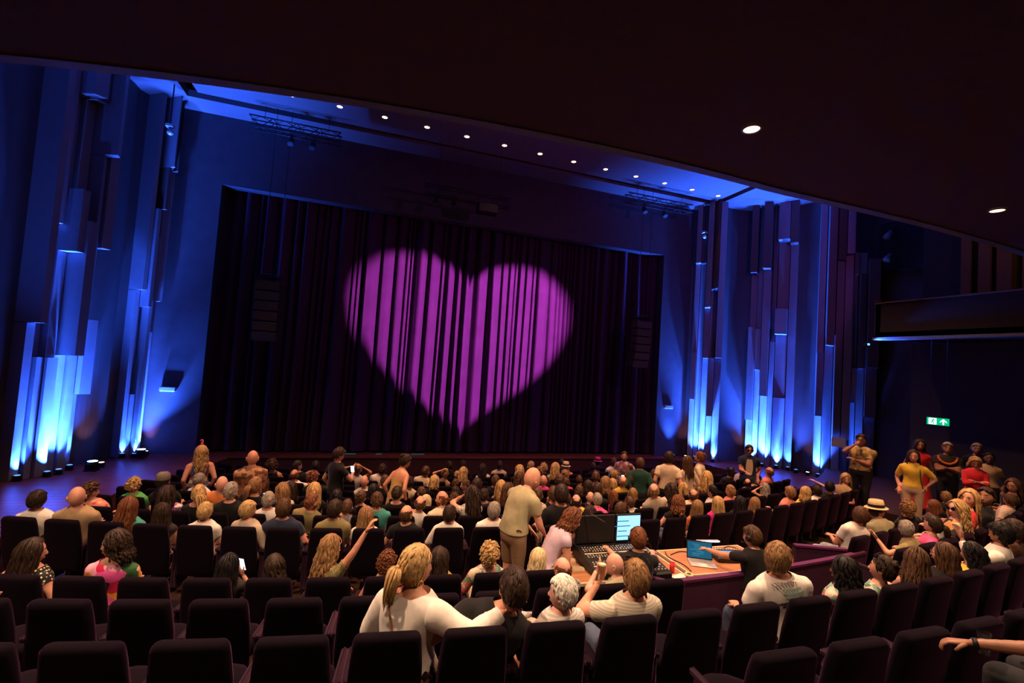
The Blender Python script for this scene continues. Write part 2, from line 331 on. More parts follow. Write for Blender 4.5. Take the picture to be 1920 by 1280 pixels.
# vertical wall fins in clusters; (s0, s1, [(z0, z1, depth) ...]) along each cluster's base line
CL = {
 'R1': ((13.2, 16.05), (13.9, 15.45), WALL_R, 1, [(-.12, .10, [(-3.4, -.94, .10), (-.94, .98, .24), (.98, 4.74, .08), (4.74, 7.2, .26)]), (.11, .33, [(-3.4, 4.74, .06), (4.74, 7.2, .22)]), (.34, .58, [(-3.4, .77, .14), (.77, 2.82, .28), (2.82, 7.2, .42)]), (.59, .84, [(-3.4, -1.57, .08), (-1.57, .80, .30), (.80, 3.57, .16), (3.57, 7.2, .46)]), (.85, 1.12, [(-3.4, .80, .18), (.80, 7.2, .34)])]),
 'R2': ((15.3, 15.15), (16.1, 14.1), WALL_R, 1, [(-.05, .14, [(-3.4, -1.62, .10), (-1.62, 2.18, .26), (2.18, 4.4, .10), (4.4, 7.2, .30)]), (.15, .30, [(-3.4, .43, .16), (.43, 2.1, .30), (2.1, 7.2, .18)]), (.31, .52, [(-3.4, -.60, .14), (-.60, 4.50, .28), (4.50, 7.2, .44)]), (.53, .66, [(-3.4, 1.6, .20), (1.6, 7.2, .10)]), (.67, .98, [(-3.4, -.62, .18), (-.62, 1.88, .10), (1.88, 2.9, .34), (2.9, 5.69, .05), (5.69, 7.2, .38)]), (.99, 1.2, [(-3.4, 5.5, .12), (5.5, 7.2, .30)])]),
 'R3': ((16.3, 13.1), (17.4, 11.9), WALL_R, 1, [(.02, .16, [(-3.4, -1.16, .12), (-1.16, 1.2, .24), (1.2, 7.2, .12)]), (.17, .34, [(-3.4, 1.46, .14), (1.46, 7.2, .34)]), (.35, .50, [(-3.4, -1.93, .16), (-1.93, 4.6, .26), (4.6, 7.2, .36)]), (.51, .66, [(-3.4, -1.93, .10), (-1.93, 2.40, .32), (2.40, 4.82, .20), (4.82, 7.2, .42)]), (.67, .76, [(-3.4, -.56, .16), (-.56, .68, .28), (.68, 4.08, .14), (4.08, 4.9, .30)]), (.77, .90, [(-3.4, .66, .20), (.66, 4.08, .34), (4.08, 4.9, .18)]), (.91, 1.12, [(-3.4, -1.03, .16), (-1.03, .70, .26), (.70, 4.6, .38)])]),
 'L1': ((-7.75, 13.0), (-7.15, 14.6), WALL_L, -1, [(.20, .29, [(-3.4, .2, .10), (.2, 7.2, .22)]), (.33, .42, [(-3.4, -.58, .14), (-.58, 2.6, .06), (2.6, 7.2, .2)]), (.43, .56, [(-3.4, -.58, .20), (-.58, 1.97, .12), (1.97, 3.5, .36), (3.5, 5.84, .12), (5.84, 7.2, .40)]), (.57, .72, [(-3.4, -.52, .12), (-.52, 2.8, .34), (2.8, 5.84, .14), (5.84, 7.2, .30)]), (.73, .84, [(-3.4, .52, .16), (.52, 4.57, .30), (4.57, 7.2, .42)]), (.85, .98, [(-3.4, -1.5, .10), (-1.5, 0.4, .26), (0.4, 2.23, .12), (2.23, 7.2, .30)])]),
 'L2': ((-6.75, 15.6), (-6.3, 16.25), WALL_L, -1, [(.30, .44, [(-3.4, 1.4, .10), (1.4, 7.2, .2)]), (.45, .58, [(-3.4, -1.6, .12), (-1.6, .92, .05), (.92, 3.81, .24), (3.81, 7.2, .12)]), (.59, .70, [(-3.4, 3.04, .2), (3.04, 3.81, .12), (3.81, 5.06, .3), (5.06, 7.2, .38)]), (.71, .84, [(-3.4, .2, .12), (.2, 5.06, .2), (5.06, 7.2, .32)]), (.85, 1.0, [(-3.4, 1.13, .10), (1.13, 5.03, .22), (5.03, 7.2, .34)])]),
}
fr = random.Random(5)
for key, (A, B, wl, sg, cols) in CL.items():
    A_, B_ = Vector(A), Vector(B); d = (B_ - A_); L = d.length; d.normalize(); nrm = Vector((d.y, -d.x)) if key[0] == 'L' else Vector((-d.y, d.x)) * -1
    c_in = Vector((3.4, 12)) - A_
    if nrm.dot(c_in) < 0: nrm = -nrm
    for s0, s1, segs in cols:
        for z0, z1, dp in segs:
            p0, p1 = A_ + d * (s0 * L), A_ + d * (s1 * L - 0.012); k0, k1 = fr.uniform(0.75, 1.1), fr.uniform(0.75, 1.1); bk = -nrm * 0.25
            pol4 = [tuple(p0 + bk), tuple(p1 + bk), tuple(p1 + nrm * dp * k1 * 2.2), tuple(p0 + nrm * dp * k0 * 2.2)]
            if (Vector(pol4[1]) - Vector(pol4[0])).cross(Vector(pol4[2]) - Vector(pol4[1])) < 0: pol4.reverse()
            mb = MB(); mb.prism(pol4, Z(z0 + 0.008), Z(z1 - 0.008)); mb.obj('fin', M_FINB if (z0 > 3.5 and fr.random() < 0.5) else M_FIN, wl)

# right-hand side gallery with its parapet, and the dark wall beneath it
mb = MB(); GX = 13.55
mb.box((GX + 0.1, 3.55, Z(1.90)), (0.2, 11.1, 0.94)); mb.box((GX + 1.0, 3.55, Z(1.50)), (2.0, 11.1, 0.14)); mb.box((GX + 2.0, 9.05, Z(2.0)), (4.0, 0.15, 1.0))
GAL = struct(mb, 'wall_gallery', mat('gallery_paint', (0.022, 0.013, 0.012), 0.7, var=0.15, scale=6))
mb = MB(); mb.box((GX + 0.08, 3.55, Z(2.385)), (0.26, 11.1, 0.03)); struct(mb, 'trim_3', wood('rail_wood', (0.2, 0.1, 0.06), (0.3, 0.16, 0.09), 1))
mb = MB(); mb.box((GX + 0.02, 3.55, Z(1.385)), (0.26, 11.1, 0.07)); struct(mb, 'trim_4', mat('ledge_paint', (0.12, 0.12, 0.16), 0.5))
mb = MB(); mb.box((15.5, 2.8, Z(-1.6)), (0.2, 13.0, 6.0)); mb.box((15.9, 2.8, Z(5)), (0.2, 13.0, 5.6)); WALL_G = struct(mb, 'wall_side_aisle', M_WALL)
for i in range(11):                                   # dim vertical slats above the gallery
    y0 = 8.2 - i * 0.42; mb = MB(); mb.box((15.72, y0, Z(4.4 + 0.1 * (i % 3))), (0.14 + 0.06 * (i % 3), 0.20 + 0.05 * ((i * 7) % 3), 4.0 - 0.5 * ((i * 5) % 4 == 1))); mb.obj('slat', mat('slat_brown', (.16, .08, .06), .7, var=.15), WALL_G)
mb = MB(); mb.box((17.35, 10.7, Z(5.0)), (0.5, 1.5, 1.7)); struct(mb, 'wall_niche', M_BLACK)

# ---------------------------------------------------------------- lamps of the hall
def downlight(loc, rad, watts, label, group, size=110, colr=WARM, strength=30.0, blend=0.8, name='downlight', tgt=None):
    t = thing(name, label, 'ceiling light', loc, 0, group)
    mb = MB(); n = 20; rings = [[(r * math.cos(2 * math.pi * k / n), r * math.sin(2 * math.pi * k / n), z) for k in range(n)] for r, z in ((rad * 1.25, 0.0), (rad * 1.25, -0.012), (rad * 1.02, -0.014), (rad * 1.0, 0.0))]
    mb.loft(rings, False); mb.obj('trim_ring', mat('lamp_ring', (0.25, 0.22, 0.2), 0.4, 0.3), t, True)
    mb = MB(); mb.cyl((0, 0, -0.006), rad, 0.004, 20); mb.obj('lens', emat('lens_%s' % name, colr, strength), t)
    if watts: spot(name + '_lamp', (loc[0], loc[1], loc[2] - 0.03), tgt or (loc[0], loc[1], loc[2] - 1), watts, colr, size, blend, rad * 0.8)
for (x, y), lb in (((3.6, 3.68), 'round white downlight in balcony underside, nearer of two right ones'), ((8.2, 3.95), 'warm round downlight in balcony underside at far right'), ((-0.92, 3.56), 'round downlight cut off by the top edge of the picture'), ((-5.2, 4.4), 'round downlight in balcony underside beyond left picture edge')):
    downlight((x, y, Z(2.595)), 0.078, UNDER_BALCONY_W, lb, 'balcony downlights', 125, (1.0, 0.64, 0.41) if x < 5 else (1.0, 0.55, 0.28), 5)
for i, (x, y) in enumerate(((-3.0, 0.9), (1.4, 0.8), (5.8, 0.8), (10.0, 1.4))):
    downlight((x, y, Z(2.595)), 0.105, UNDER_BALCONY_W * 0.28, 'round balcony downlight behind the camera, %s from left' % ordn(i), 'balcony downlights', 125, (1.0, 0.62, 0.39), 5)
for i in range(13):
    x, y = -2.62 + 1.279 * i, 14.05 + 0.042 * i
    downlight((x, y, Z(7.195)), 0.08, ROW_SPOT_W, 'small warm ceiling spot, %s from left in the long row' % ordn(i), 'row of ceiling spots', 70, (1.0, 0.58, 0.30), 7.0, 0.7, 'ceiling_spot', (x, y - 3.4, 0))
for j, y in enumerate((8.0, 10.8)):  # lamps out of view, added to light the front stalls from above
    for i in range(3):
        x = (-2.6, 3.4, 9.2)[i] + .8 * j
        downlight((x, y, Z(7.195)), 0.12, HOUSE_W * (1.0, .55)[j], 'large high house light, %s from left in the %s row' % (ordn(i), ('rear', 'front')[j]), 'high house lights', 85, WARM, 40, 0.7, 'added_house_light', (x, y - 1.0, 0))

downlight((14.6, 6.2, Z(7.195)), 0.1, 90, 'dim house light in the ceiling above the side gallery', 'high house lights', 100, WARM, 10, 0.8, 'added_house_light', (15.6, 6.2, Z(3.5)))  # added lamp, out of view, that brightens the gallery slats
# blue uplights at the feet of the fins
M_UPBODY = mat('uplight_body', (0.01, 0.012, 0.02), 0.5, 0.4)
def uplight(loc, tgt, watts, label, size=70, colr=BLUE, lens=(0.25, 0.55, 1.0), ls=25.0, blend=0.9, big=True):
    s = 1.0 if big else 0.55
    t = thing('floor_uplight', label, 'stage light', loc, 0, 'uplights along the side walls')
    mb = MB(); mb.box((0, 0, 0.02 * s), (0.26 * s, 0.2 * s, 0.04 * s)); mb.obj('base', M_UPBODY, t)
    mb = MB()
    for sx in (-1, 1): mb.box((sx * 0.13 * s, 0, 0.10 * s), (0.02 * s, 0.05 * s, 0.18 * s))
    mb.obj('yoke', M_UPBODY, t)
    mb = MB(); mb.cyl((0, 0, 0.07 * s), 0.10 * s, 0.17 * s, 16, 0.115 * s); mb.obj('housing', M_UPBODY, t, True)
    mb = MB(); mb.cyl((0, 0, 0.235 * s), 0.10 * s, 0.012 * s, 16); mb.obj('lens', emat('uplens_%d%d' % (int(lens[0] * 99), int(ls)), lens, ls), t)
    spot('uplight_lamp', (loc[0], loc[1], loc[2] + 0.27 * s), tgt, watts, colr, size, blend, 0.05)
def upl(key, s_, off, k, lb, size=68, zt=3.0, big=False):
    A, B = CL[key][0], CL[key][1]; A_, B_ = Vector(A), Vector(B); d = (B_ - A_); L = d.length; d.normalize(); nrm = Vector((-d.y, d.x))
    if nrm.dot(Vector((3.4, 12)) - A_) < 0: nrm = -nrm
    p = A_ + d * (s_ * L) + nrm * off; q = p - nrm * (off * .35)
    uplight((p.x, p.y, ZS), (q.x, q.y, Z(zt)), BLUE_W * k, lb, size, BLUE, (0.3, 0.55, 1.0) if big else (0.1, 0.3, 1.0), 14.0 if big else 2.0, 1.0, big)
    if not big: w0 = A_ + d * (s_ * L) + nrm * (off * .2); spot('uplight_beam', (p.x, p.y, ZS + .16), (w0.x, w0.y, Z(4.2)), BLUE_W * k * 2.2, BLUE, 17, 1.0, .04)
upl('L1', .25, .30, .35, 'small blue uplight at the leftmost wall fin'); upl('L1', .52, .50, 1.3, 'blue uplight in the bright gap of the tall left fins'); upl('L1', .66, .52, 1.2, 'blue uplight right of the bright gap of the tall left fins'); upl('L1', .90, .36, .5, 'small blue uplight at the right edge of the tall left fins'); upl('L1', .96, .85, .25, 'bright blue floor lamp standing proud of the left wall', 60, 4.0, True)
upl('L2', .40, .22, .25, 'small blue uplight at the left edge of the second left fins'); upl('L2', .62, .45, 1.1, 'blue uplight in the middle of the second left fins'); upl('L2', .88, .34, .9, 'blue uplight at the right edge of the second left fins')
upl('R1', .20, .36, .9, 'blue uplight in the left half of the first right fins'); upl('R1', .52, .50, 1.6, 'blue uplight in the bright middle of the first right fins'); upl('R1', .95, .40, .5, 'small blue uplight at the right edge of the first right fins')
upl('R2', .16, .42, 1.2, 'blue uplight in the left part of the middle right fins'); upl('R2', .45, .50, 1.7, 'blue uplight in the bright middle of the middle right fins'); upl('R2', .82, .42, .6, 'small blue uplight in the right part of the middle right fins'); upl('R2', 1.12, .36, .3, 'small blue uplight at the right edge of the middle right fins')
upl('R3', .12, .40, 1.0, 'blue uplight in the left part of the nearest right fins'); upl('R3', .36, .55, 2.2, 'blue uplight in the brightest gap of the nearest right fins', 56); upl('R3', .60, .58, 1.3, 'blue uplight behind the person in floral shirt', 42); upl('R3', .80, .46, .35, 'small blue uplight at the right end of the nearest right fins', 34)
# blue washes on the proscenium piers and on the bowed panels
for (x, y), tg_, k, lb, sz, big in (((-5.95, 15.75), (-5.2, 16.3, 2.2), .50, 'bright blue floor lamp in the corner left of the curtain', 66, True), ((12.3, 15.95), (12.45, 16.3, 2.6), .55, 'small blue floor uplight washing the wall right of the curtain', 60, False), ((14.55, 14.75), (14.65, 15.25, 2.5), .50, 'small blue floor uplight under the bowed panel on the right', 56, False), ((15.85, 13.35), (16.2, 13.6, 2.0), .35, 'small blue floor uplight between the two nearer right fin groups', 56, False), ((-7.75, 11.2), (-8.1, 11.5, 4.4), .35, 'small blue floor uplight washing the nearest left wall panel', 60, False)):
    uplight((x, y, ZS), (tg_[0], tg_[1], Z(tg_[2])), BLUE_W * k, lb, sz, BLUE, (0.3, 0.55, 1.0) if big else (0.1, 0.3, 1.0), 14.0 if big else 2.0, 1.0, big)
for (x, y), tg_, lb in (((-6.35, 14.6), (-6.95, 15.05, -2.2), 'small pinkish floor light at the left bowed panel'), ((-5.95, 16.05), (-6.0, 16.3, -2.5), 'small pinkish floor light in the left stage corner'), ((12.75, 15.75), (13.0, 16.2, -2.2), 'small pinkish floor light in the right stage corner'), ((14.9, 14.8), (15.0, 15.2, -2.3), 'small white floor light before the right bowed panel'), ((15.95, 12.95), (16.2, 13.3, -2.3), 'small white floor light by the nearest right fins')):
    uplight((x, y, ZS), (tg_[0], tg_[1], Z(tg_[2])), 90, lb, 45, (1.0, 0.40, 0.45), (1.0, 0.7, 0.55), 6.0, 0.9, False)
t = thing('blue_batten', 'small blue light batten under the left end of the side gallery', 'stage light', (GX - .12, 9.25, Z(1.22)), 0); mb = MB(); mb.rbox((0, 0, 0), (.1, .12, .08), .01); mb.obj('housing', M_UPBODY, t); mb = MB(); mb.box((0, -.062, .01), (.08, .006, .05)); mb.obj('lens', emat('batten_lens', (.05, .25, 1.0), 6.0), t)
spot('blue_batten_lamp', (GX - .13, 9.16, Z(1.26)), (GX - .08, 7.0, Z(1.37)), 1500, BLUE, 80, .9, .03)

# heart projector on the balcony front
HX, HY, HZ = 9.2, 5.35, 4.5
l = bpy.data.lights.new('heart_projector_lamp', 'SPOT'); l.energy = HEART_W; l.color = (1, 1, 1); l.spot_size = math.radians(100); l.spot_blend = 0.1; l.shadow_soft_size = 0.01; l.use_nodes = True
o = bpy.data.objects.new('heart_projector_lamp', l); COL.objects.link(o); o.location = (HX, HY, Z(HZ)); o.rotation_euler = (math.radians(90), 0, 0)
nt = l.node_tree; em = nt.nodes['Emission']; tc = nt.nodes.new('ShaderNodeTexCoord'); sp = nt.nodes.new('ShaderNodeSeparateXYZ'); nt.links.new(tc.outputs['Normal'], sp.inputs[0])
def mth(op, a, b=None, c=None):
    n = nt.nodes.new('ShaderNodeMath'); n.operation = op
    for i, x in enumerate((a, b, c)):
        if x is None: continue
        if isinstance(x, (int, float)): n.inputs[i].default_value = x
        else: nt.links.new(x, n.inputs[i])
    return n.outputs[0]
DD = 16.85 - HY; az_ = mth('ABSOLUTE', sp.outputs[2])
u = mth('DIVIDE', mth('ADD', mth('MULTIPLY', mth('DIVIDE', sp.outputs[0], az_), DD), HX - 3.45), 4.30)
v = mth('DIVIDE', mth('SUBTRACT', mth('MULTIPLY', mth('DIVIDE', sp.outputs[1], az_), DD), -0.175 - HZ), 2.875)
v = mth('SUBTRACT', v, mth('MULTIPLY', mth('SQRT', mth('ABSOLUTE', u)), 0.75))
F_ = mth('SQRT', mth('ADD', mth('MULTIPLY', u, u), mth('MULTIPLY', v, v)))
mr = nt.nodes.new('ShaderNodeMapRange'); mr.interpolation_type = 'SMOOTHSTEP'; nt.links.new(F_, mr.inputs['Value'])
mr.inputs['From Min'].default_value = 1.06; mr.inputs['From Max'].default_value = 0.90; mr.inputs['To Min'].default_value = 0.008; mr.inputs['To Max'].default_value = 1.0
nt.links.new(mr.outputs[0], em.inputs['Strength']); em.inputs['Color'].default_value = (0.52, 0.085, 0.56, 1)
t = thing('projector', 'black projector lamp on the balcony front throwing the heart', 'stage light', (HX, HY - 0.25, Z(HZ)))
mb = MB(); mb.rbox((0, 0, 0), (0.3, 0.4, 0.24), 0.03); mb.obj('housing', M_UPBODY, t); mb = MB(); mb.tube([(0, 0.18, 0), (0, 0.24, 0)], 0.07, 16); mb.obj('barrel', M_UPBODY, t); mb = MB(); mb.box((0, -0.02, -0.42), (0.05, 0.05, 0.62)); mb.obj('stand', M_UPBODY, t)
# ================================================================ seats
M_VELVET = mat('plum_velvet', (0.0030, 0.0009, 0.0036), 0.95, sheen=0.10, sheen_tint=(0.65, 0.20, 0.58), var=0.2, scale=60, bump=0.05, spec=0.1)
M_SEATSIDE = mat('plum_side_panel', (0.022, 0.0045, 0.017), 0.85, sheen=0.2, sheen_tint=(0.7, 0.25, 0.6), var=0.15, scale=40)
def rrect(hw, hd, cy, z, n=3, rad=0.35):
    pts = []; r = min(hw, hd) * 0.9
    for cx_, cy_, a0 in ((hw - r, hd - r, 0), (-hw + r, hd - r, 90), (-hw + r, -hd + r, 180), (hw - r, -hd + r, 270)):
        for k in range(n + 1):
            a = math.radians(a0 + 90 * k / n); pts.append((cx_ + r * math.cos(a), cy + cy_ + r * math.sin(a), z))
    return pts
def seat_proto():
    t = thing('theatre_seat', 'seat', 'seat', (0, 0, -50))
    mb = MB(); rings = [rrect(.200, .03, .145, .27), rrect(.222, .045, .14, .29), rrect(.236, .05, .115, .48), rrect(.230, .05, .085, .70), rrect(.218, .05, .06, .85), rrect(.212, .05, .048, .905), rrect(.206, .046, .045, .932), rrect(.194, .036, .045, .948), rrect(.172, .018, .045, .956)]
    mb.loft(rings); mb.obj('backrest', M_VELVET, t, True)
    mb = MB(); mb.loft([rrect(.205, .20, .40, .365), rrect(.222, .225, .40, .38), rrect(.226, .23, .40, .43), rrect(.215, .22, .40, .465), rrect(.17, .17, .39, .475)]); mb.obj('seat_cushion', M_VELVET, t, True)
    for s in (-1, 1):
        mb = MB(); mb.rbox((s * .256, .30, .61), (.042, .36, .05), .014); mb.rbox((s * .258, .30, .34), (.032, .28, .52), .01); mb.obj('armrest', M_SEATSIDE, t)
    mb = MB(); mb.box((0, .33, .19), (.07, .24, .36)); mb.box((0, .33, .012), (.18, .32, .024)); mb.obj('pedestal', M_METAL, t)
    return t
SEAT0 = seat_proto()
PITCH = 0.5604
ROWTXT = {'E': 'back row of front stalls', 'D': 'row behind the cross aisle', 'C': 'second row behind the aisle', 'B': 'third row behind the aisle', 'A': 'nearest row, lower right'}
for _i, _k in enumerate('LKJIHGF'): ROWTXT[_k] = '%s row from the stage' % ordn(_i + 1)
ROWTXT['M'] = 'row nearest the stage'
# (row, first angle, phase, last angle)
SPANS = [('E', -.345, -.3058, .362), ('D', -.275, -.236, -.036), ('D', .150, .160, .34), ('C', -.25, -.1948, -.008), ('C', .128, .132, .40), ('B', -.19, -.1642, .215), ('A', -.045, -.0298, .16)]
for _k in 'FGHIJKL':
    r = ROWS[_k]; SPANS.append((_k, math.asin((-4.15 - XC) / r), 0.0131 * ord(_k), min(.37, math.asin((11.3 - XC) / r))))
SEATS = {}
for k, a0, ph, a1 in SPANS:
    r = ROWS[k]; st = PITCH / r; i = math.ceil((a0 - ph) / st)
    while ph + i * st <= a1: SEATS.setdefault(k, []).append(ph + i * st); i += 1
first = True; NSEAT = 0
for k in 'ABCDEFGHIJKL':
    SEATS[k].sort()
    for j, a in enumerate(SEATS[k]):
        o = SEAT0 if first else copy_tree(SEAT0); first = False; NSEAT += 1
        o.location = pol(ROWS[k], a, zf(ROWS[k])); o.rotation_euler = (0, 0, a)
        o['label'] = 'plum velvet theatre seat, %s from left in the %s' % (ordn(j), ROWTXT[k]); o['group'] = 'plum theatre seats'
# the row nearest the stage, almost wholly hidden: one object
mb = MB(); r = ROWS['M']; a = math.asin((-3.6 - XC) / r)
while a < math.asin((10.4 - XC) / r):
    for ch in SEAT0.children:
        if ch.name.startswith(('backrest', 'seat_cushion')):
            M_ = Matrix.Translation(pol(r, a, zf(r))) @ Matrix.Rotation(a, 4, 'Z'); mb.add([M_ @ v_.co for v_ in ch.data.vertices], [tuple(p.vertices) for p in ch.data.polygons])
    a += PITCH / r
tag(mb.obj('theatre_seat_row', M_VELVET, None, True), 'plum seats of the row nearest the stage, mostly hidden', 'seat', None, 'stuff')
print('seats', NSEAT)
# ================================================================ people
def Rx(d): c, s = math.cos(math.radians(d)), math.sin(math.radians(d)); return np.array([[1, 0, 0], [0, c, -s], [0, s, c]])
def Ry(d): c, s = math.cos(math.radians(d)), math.sin(math.radians(d)); return np.array([[c, 0, s], [0, 1, 0], [-s, 0, c]])
def Rz(d): c, s = math.cos(math.radians(d)), math.sin(math.radians(d)); return np.array([[c, -s, 0], [s, c, 0], [0, 0, 1]])
V = lambda *a: np.array(a, float)
def unit(v): return v / max(np.linalg.norm(v), 1e-9)
class Src:
    """closed tubes that are fused into one skin; every vertex knows its body region and how far along it lies"""
    def __init__(s): s.mb = MB(); s.lab = []; s.t = []
    def rings(s, rings, lab, ts):
        n = len(rings[0]); s.mb.loft(rings)
        for r, t in zip(rings, ts): s.lab += [lab] * n; s.t += [t] * n
    def limb(s, pts, rad, lab, t0=0.0, t1=1.0, sub=5, n=10, flat=1.0):
        P = []; R = []; T = []; m = len(pts) - 1
        for i in range(m):
            for k in range(sub):
                f = k / sub; P.append(pts[i] * (1 - f) + pts[i + 1] * f); R.append(rad[i] * (1 - f) + rad[i + 1] * f); T.append(t0 + (t1 - t0) * (i + f) / m)
        P.append(pts[-1]); R.append(rad[-1]); T.append(t1)
        ax = unit(P[-1] - P[0]); P = [P[0] - ax * R[0] * .7] + P + [P[-1] + ax * R[-1] * .6]; R = [R[0] * .65] + R + [R[-1] * .6]; T = [T[0]] + T + [T[-1]]
        rings = []; ref = None
        for i, p in enumerate(P):
            t = unit(P[min(i + 1, len(P) - 1)] - P[max(i - 1, 0)])
            if ref is None: ref = unit(np.cross(t, V(0.3, 1, 0.1)))
            ref = unit(ref - t * ref.dot(t)); b = np.cross(t, ref)
            rings.append([p + (ref * math.cos(2 * math.pi * k / n) + b * math.sin(2 * math.pi * k / n) * flat) * R[i] for k in range(n)])
        s.rings(rings, lab, T)
def ik(a, c, l1, l2, pole):
    d = c - a; L = np.linalg.norm(d); mx = (l1 + l2) * .995
    if L > mx: d = d / L * mx; L = mx; c = a + d
    x = (l1 * l1 - l2 * l2 + L * L) / (2 * L); h = math.sqrt(max(l1 * l1 - x * x, 0)); u = d / L; p = pole - u * pole.dot(u); return a + u * x + unit(p) * h, c
ARMS = {   # wrist target and elbow pole, right arm, torso frame (x right, y forward, z up from the pelvis)
 'lap': ((.09, .30, .13), (.45, -.75, -.5)), 'side': ((.22, .05, -.03), (.35, -.9, 0)), 'rest': ((.25, .25, .10), (.45, -.8, -.3)), 'cross': ((-.03, .24, .24), (.8, -.2, -.8)),
 'head': ((.12, -.06, .78), (1, .1, .25)), 'up': ((.34, .16, .92), (.7, -.2, -.3)), 'reach': ((.62, .20, .36), (.2, -.5, -.9)), 'reachf': ((.30, .52, .38), (.6, -.2, -.8)), 'mouth': ((.06, .22, .56), (.7, .2, -.7)), 'gest': ((.26, .32, .50), (.6, -.2, -.8)),
 'drink': ((.16, .30, .44), (.8, -.1, -.7)), 'hip': ((.20, .02, .10), (1, -.4, .1)), 'phone': ((.08, .30, .34), (.7, -.2, -.8)), 'pocket': ((.215, .03, .06), (1, -.6, .1)), 'down': ((.20, .34, -.10), (.6, -.6, 0)), 'earth': ((.16, .03, .66), (1, .3, -.3)), 'back': ((.42, -.12, .30), (.5, -.6, -.6))}
HEADC = 0.655
def hand_mesh(mb, M3, o, side, curl, lod):
    """palm, four unequal fingers and a thumb; y along the hand, palm towards -z"""
    n = 8 if lod else 5; tr = lambda p: o + M3 @ V(p[0] * side, p[1], p[2])
    rings = []
    for y, w_, h in ((-.02, .024, .017), (.015, .030, .016), (.05, .040, .015), (.085, .041, .013), (.096, .034, .009)):
        rings.append([tr((w_ * math.cos(2 * math.pi * k / 10), y, h * math.sin(2 * math.pi * k / 10))) for k in range(10)])
    mb.loft(rings if side > 0 else [r[::-1] for r in rings])
    for x, L, r, sp in ((.029, .068, .0085, 5), (.010, .078, .009, 1), (-.010, .072, .0085, -2), (-.029, .056, .0075, -7)):
        p = V(x, .088, 0); pts = [p - V(0, .02, 0), p]; ang = 0
        for k, f in enumerate((.45, .32, .23)):
            ang += curl * (0.7 if k == 0 else 1.0); d = V(math.sin(math.radians(sp)), math.cos(math.radians(ang)), -math.sin(math.radians(ang))); p = p + d * L * f; pts.append(p)
        mb.tube([tr(q) for q in pts], [r, r, r * .95, r * .85, r * .6], n)
    p = V(.030, .02, -.004); pts = [p - V(.012, .008, 0), p]
    for k, f in enumerate((.034, .030)):
        a = math.radians(38 - 18 * k); p = p + V(math.sin(a), math.cos(a) * .9, -.25 - .01 * curl * k) * f; pts.append(p)
    mb.tube([tr(q) for q in pts], [.012, .0125, .0105, .007], n)
def head_points(nu, nv):
    pts = []
    for j in range(nv + 1):
        el = -math.pi / 2 + math.pi * j / nv
        for i in range(nu):
            az = 2 * math.pi * i / nu; d = (math.sin(az) * math.cos(el), math.cos(az) * math.cos(el), math.sin(el)); pts.append(d)
    return pts
def head_surf(d, off=0.0):
    dx, dy, dz = d
    lo = max(0.0, -dz); x = .076 * dx * (1 - .30 * lo ** 1.5); y = .094 * dy; z = .118 * dz
    if dy < 0: y += .040 * lo ** 2 * (-dy); y -= .006 * max(0, dz) * (-dy)
    else:
        y += .010 * lo * dy; y -= .010 * max(0.0, dz) ** 2 * dy
        ex = math.exp(-(((abs(x) - .032) / .013) ** 2 + ((z - .006) / .011) ** 2)); y -= .009 * ex * dy
        y += .006 * math.exp(-((x / .03) ** 2 + ((z + .062) / .014) ** 2)) + .010 * math.exp(-((x / .022) ** 2 + ((z + .098) / .016) ** 2))
    l = math.sqrt(dx * dx + dy * dy + dz * dz); return V(x + dx / l * off, y + dy / l * off, z + dz / l * off)
def head_mesh(mb, tr, lod, mi=(0, 1, 2, 3)):
    nu, nv = (30, 22) if lod else (16, 12)
    D = head_points(nu, nv); vs = [tr(head_surf(d)) for d in D]
    mb.cur = mi[0]; mb.add(vs, [(j * nu + i, j * nu + (i + 1) % nu, (j + 1) * nu + (i + 1) % nu, (j + 1) * nu + i) for j in range(nv) for i in range(nu)])
    rings = []                                            # nose
    for z, y, w_, dp in ((.012, .088, .006, .006), (-.008, .093, .008, .010), (-.026, .100, .012, .014), (-.036, .098, .016, .016), (-.044, .090, .012, .008)):
        rings.append([tr(V(w_ * math.cos(2 * math.pi * k / 8), y + dp * math.sin(2 * math.pi * k / 8) * .9, z)) for k in range(8)])
    mb.loft(rings)
    for s in (-1, 1):                                     # ears
        rr = [[tr(V(s * (.070 + xo), -.006 + sc * .020 * math.cos(2 * math.pi * k / 8) - .10 * (sc * .03 * math.sin(2 * math.pi * k / 8)), -.006 + sc * .031 * math.sin(2 * math.pi * k / 8))) for k in range(8)] for xo, sc in ((-.006, .7), (.004, .9), (.013, 1.0), (.016, .85), (.012, .5))]
        mb.loft(rr if s < 0 else [r[::-1] for r in rr])
    if lod:
        for s in (-1, 1):
            mb.cur = mi[1]; mb.ell2 = None; q = V(s * .0315, .0745, .006); mb.ell((0, 0, 0), (.0115, .0115, .0080), 10, 6); fix(mb, 10 * 5, tr, q)
            mb.cur = mi[2]; mb.ell((0, 0, 0), (.0062, .004, .0062), 8, 5); fix(mb, 8 * 4, tr, q + V(0, .0105, 0))
            pts = [tr(V(s * (.014 + .011 * k), .0895 - .0035 * k * k * .6, .0255 + .003 * math.sin(k * 1.3))) for k in range(4)]; mb.tube(pts, [.003, .0042, .0038, .002], 5)
        mb.cur = mi[3]; mb.ell((0, 0, 0), (.023, .008, .0048), 10, 6); fix(mb, 50, tr, V(0, .0885, -.0595)); mb.ell((0, 0, 0), (.020, .008, .0052), 10, 6); fix(mb, 50, tr, V(0, .0875, -.0665))
    mb.cur = mi[0]
def fix(mb, n, tr, q):
    for i in range(len(mb.v) - n, len(mb.v)): mb.v[i] = tuple(tr(V(*mb.v[i]) + q))
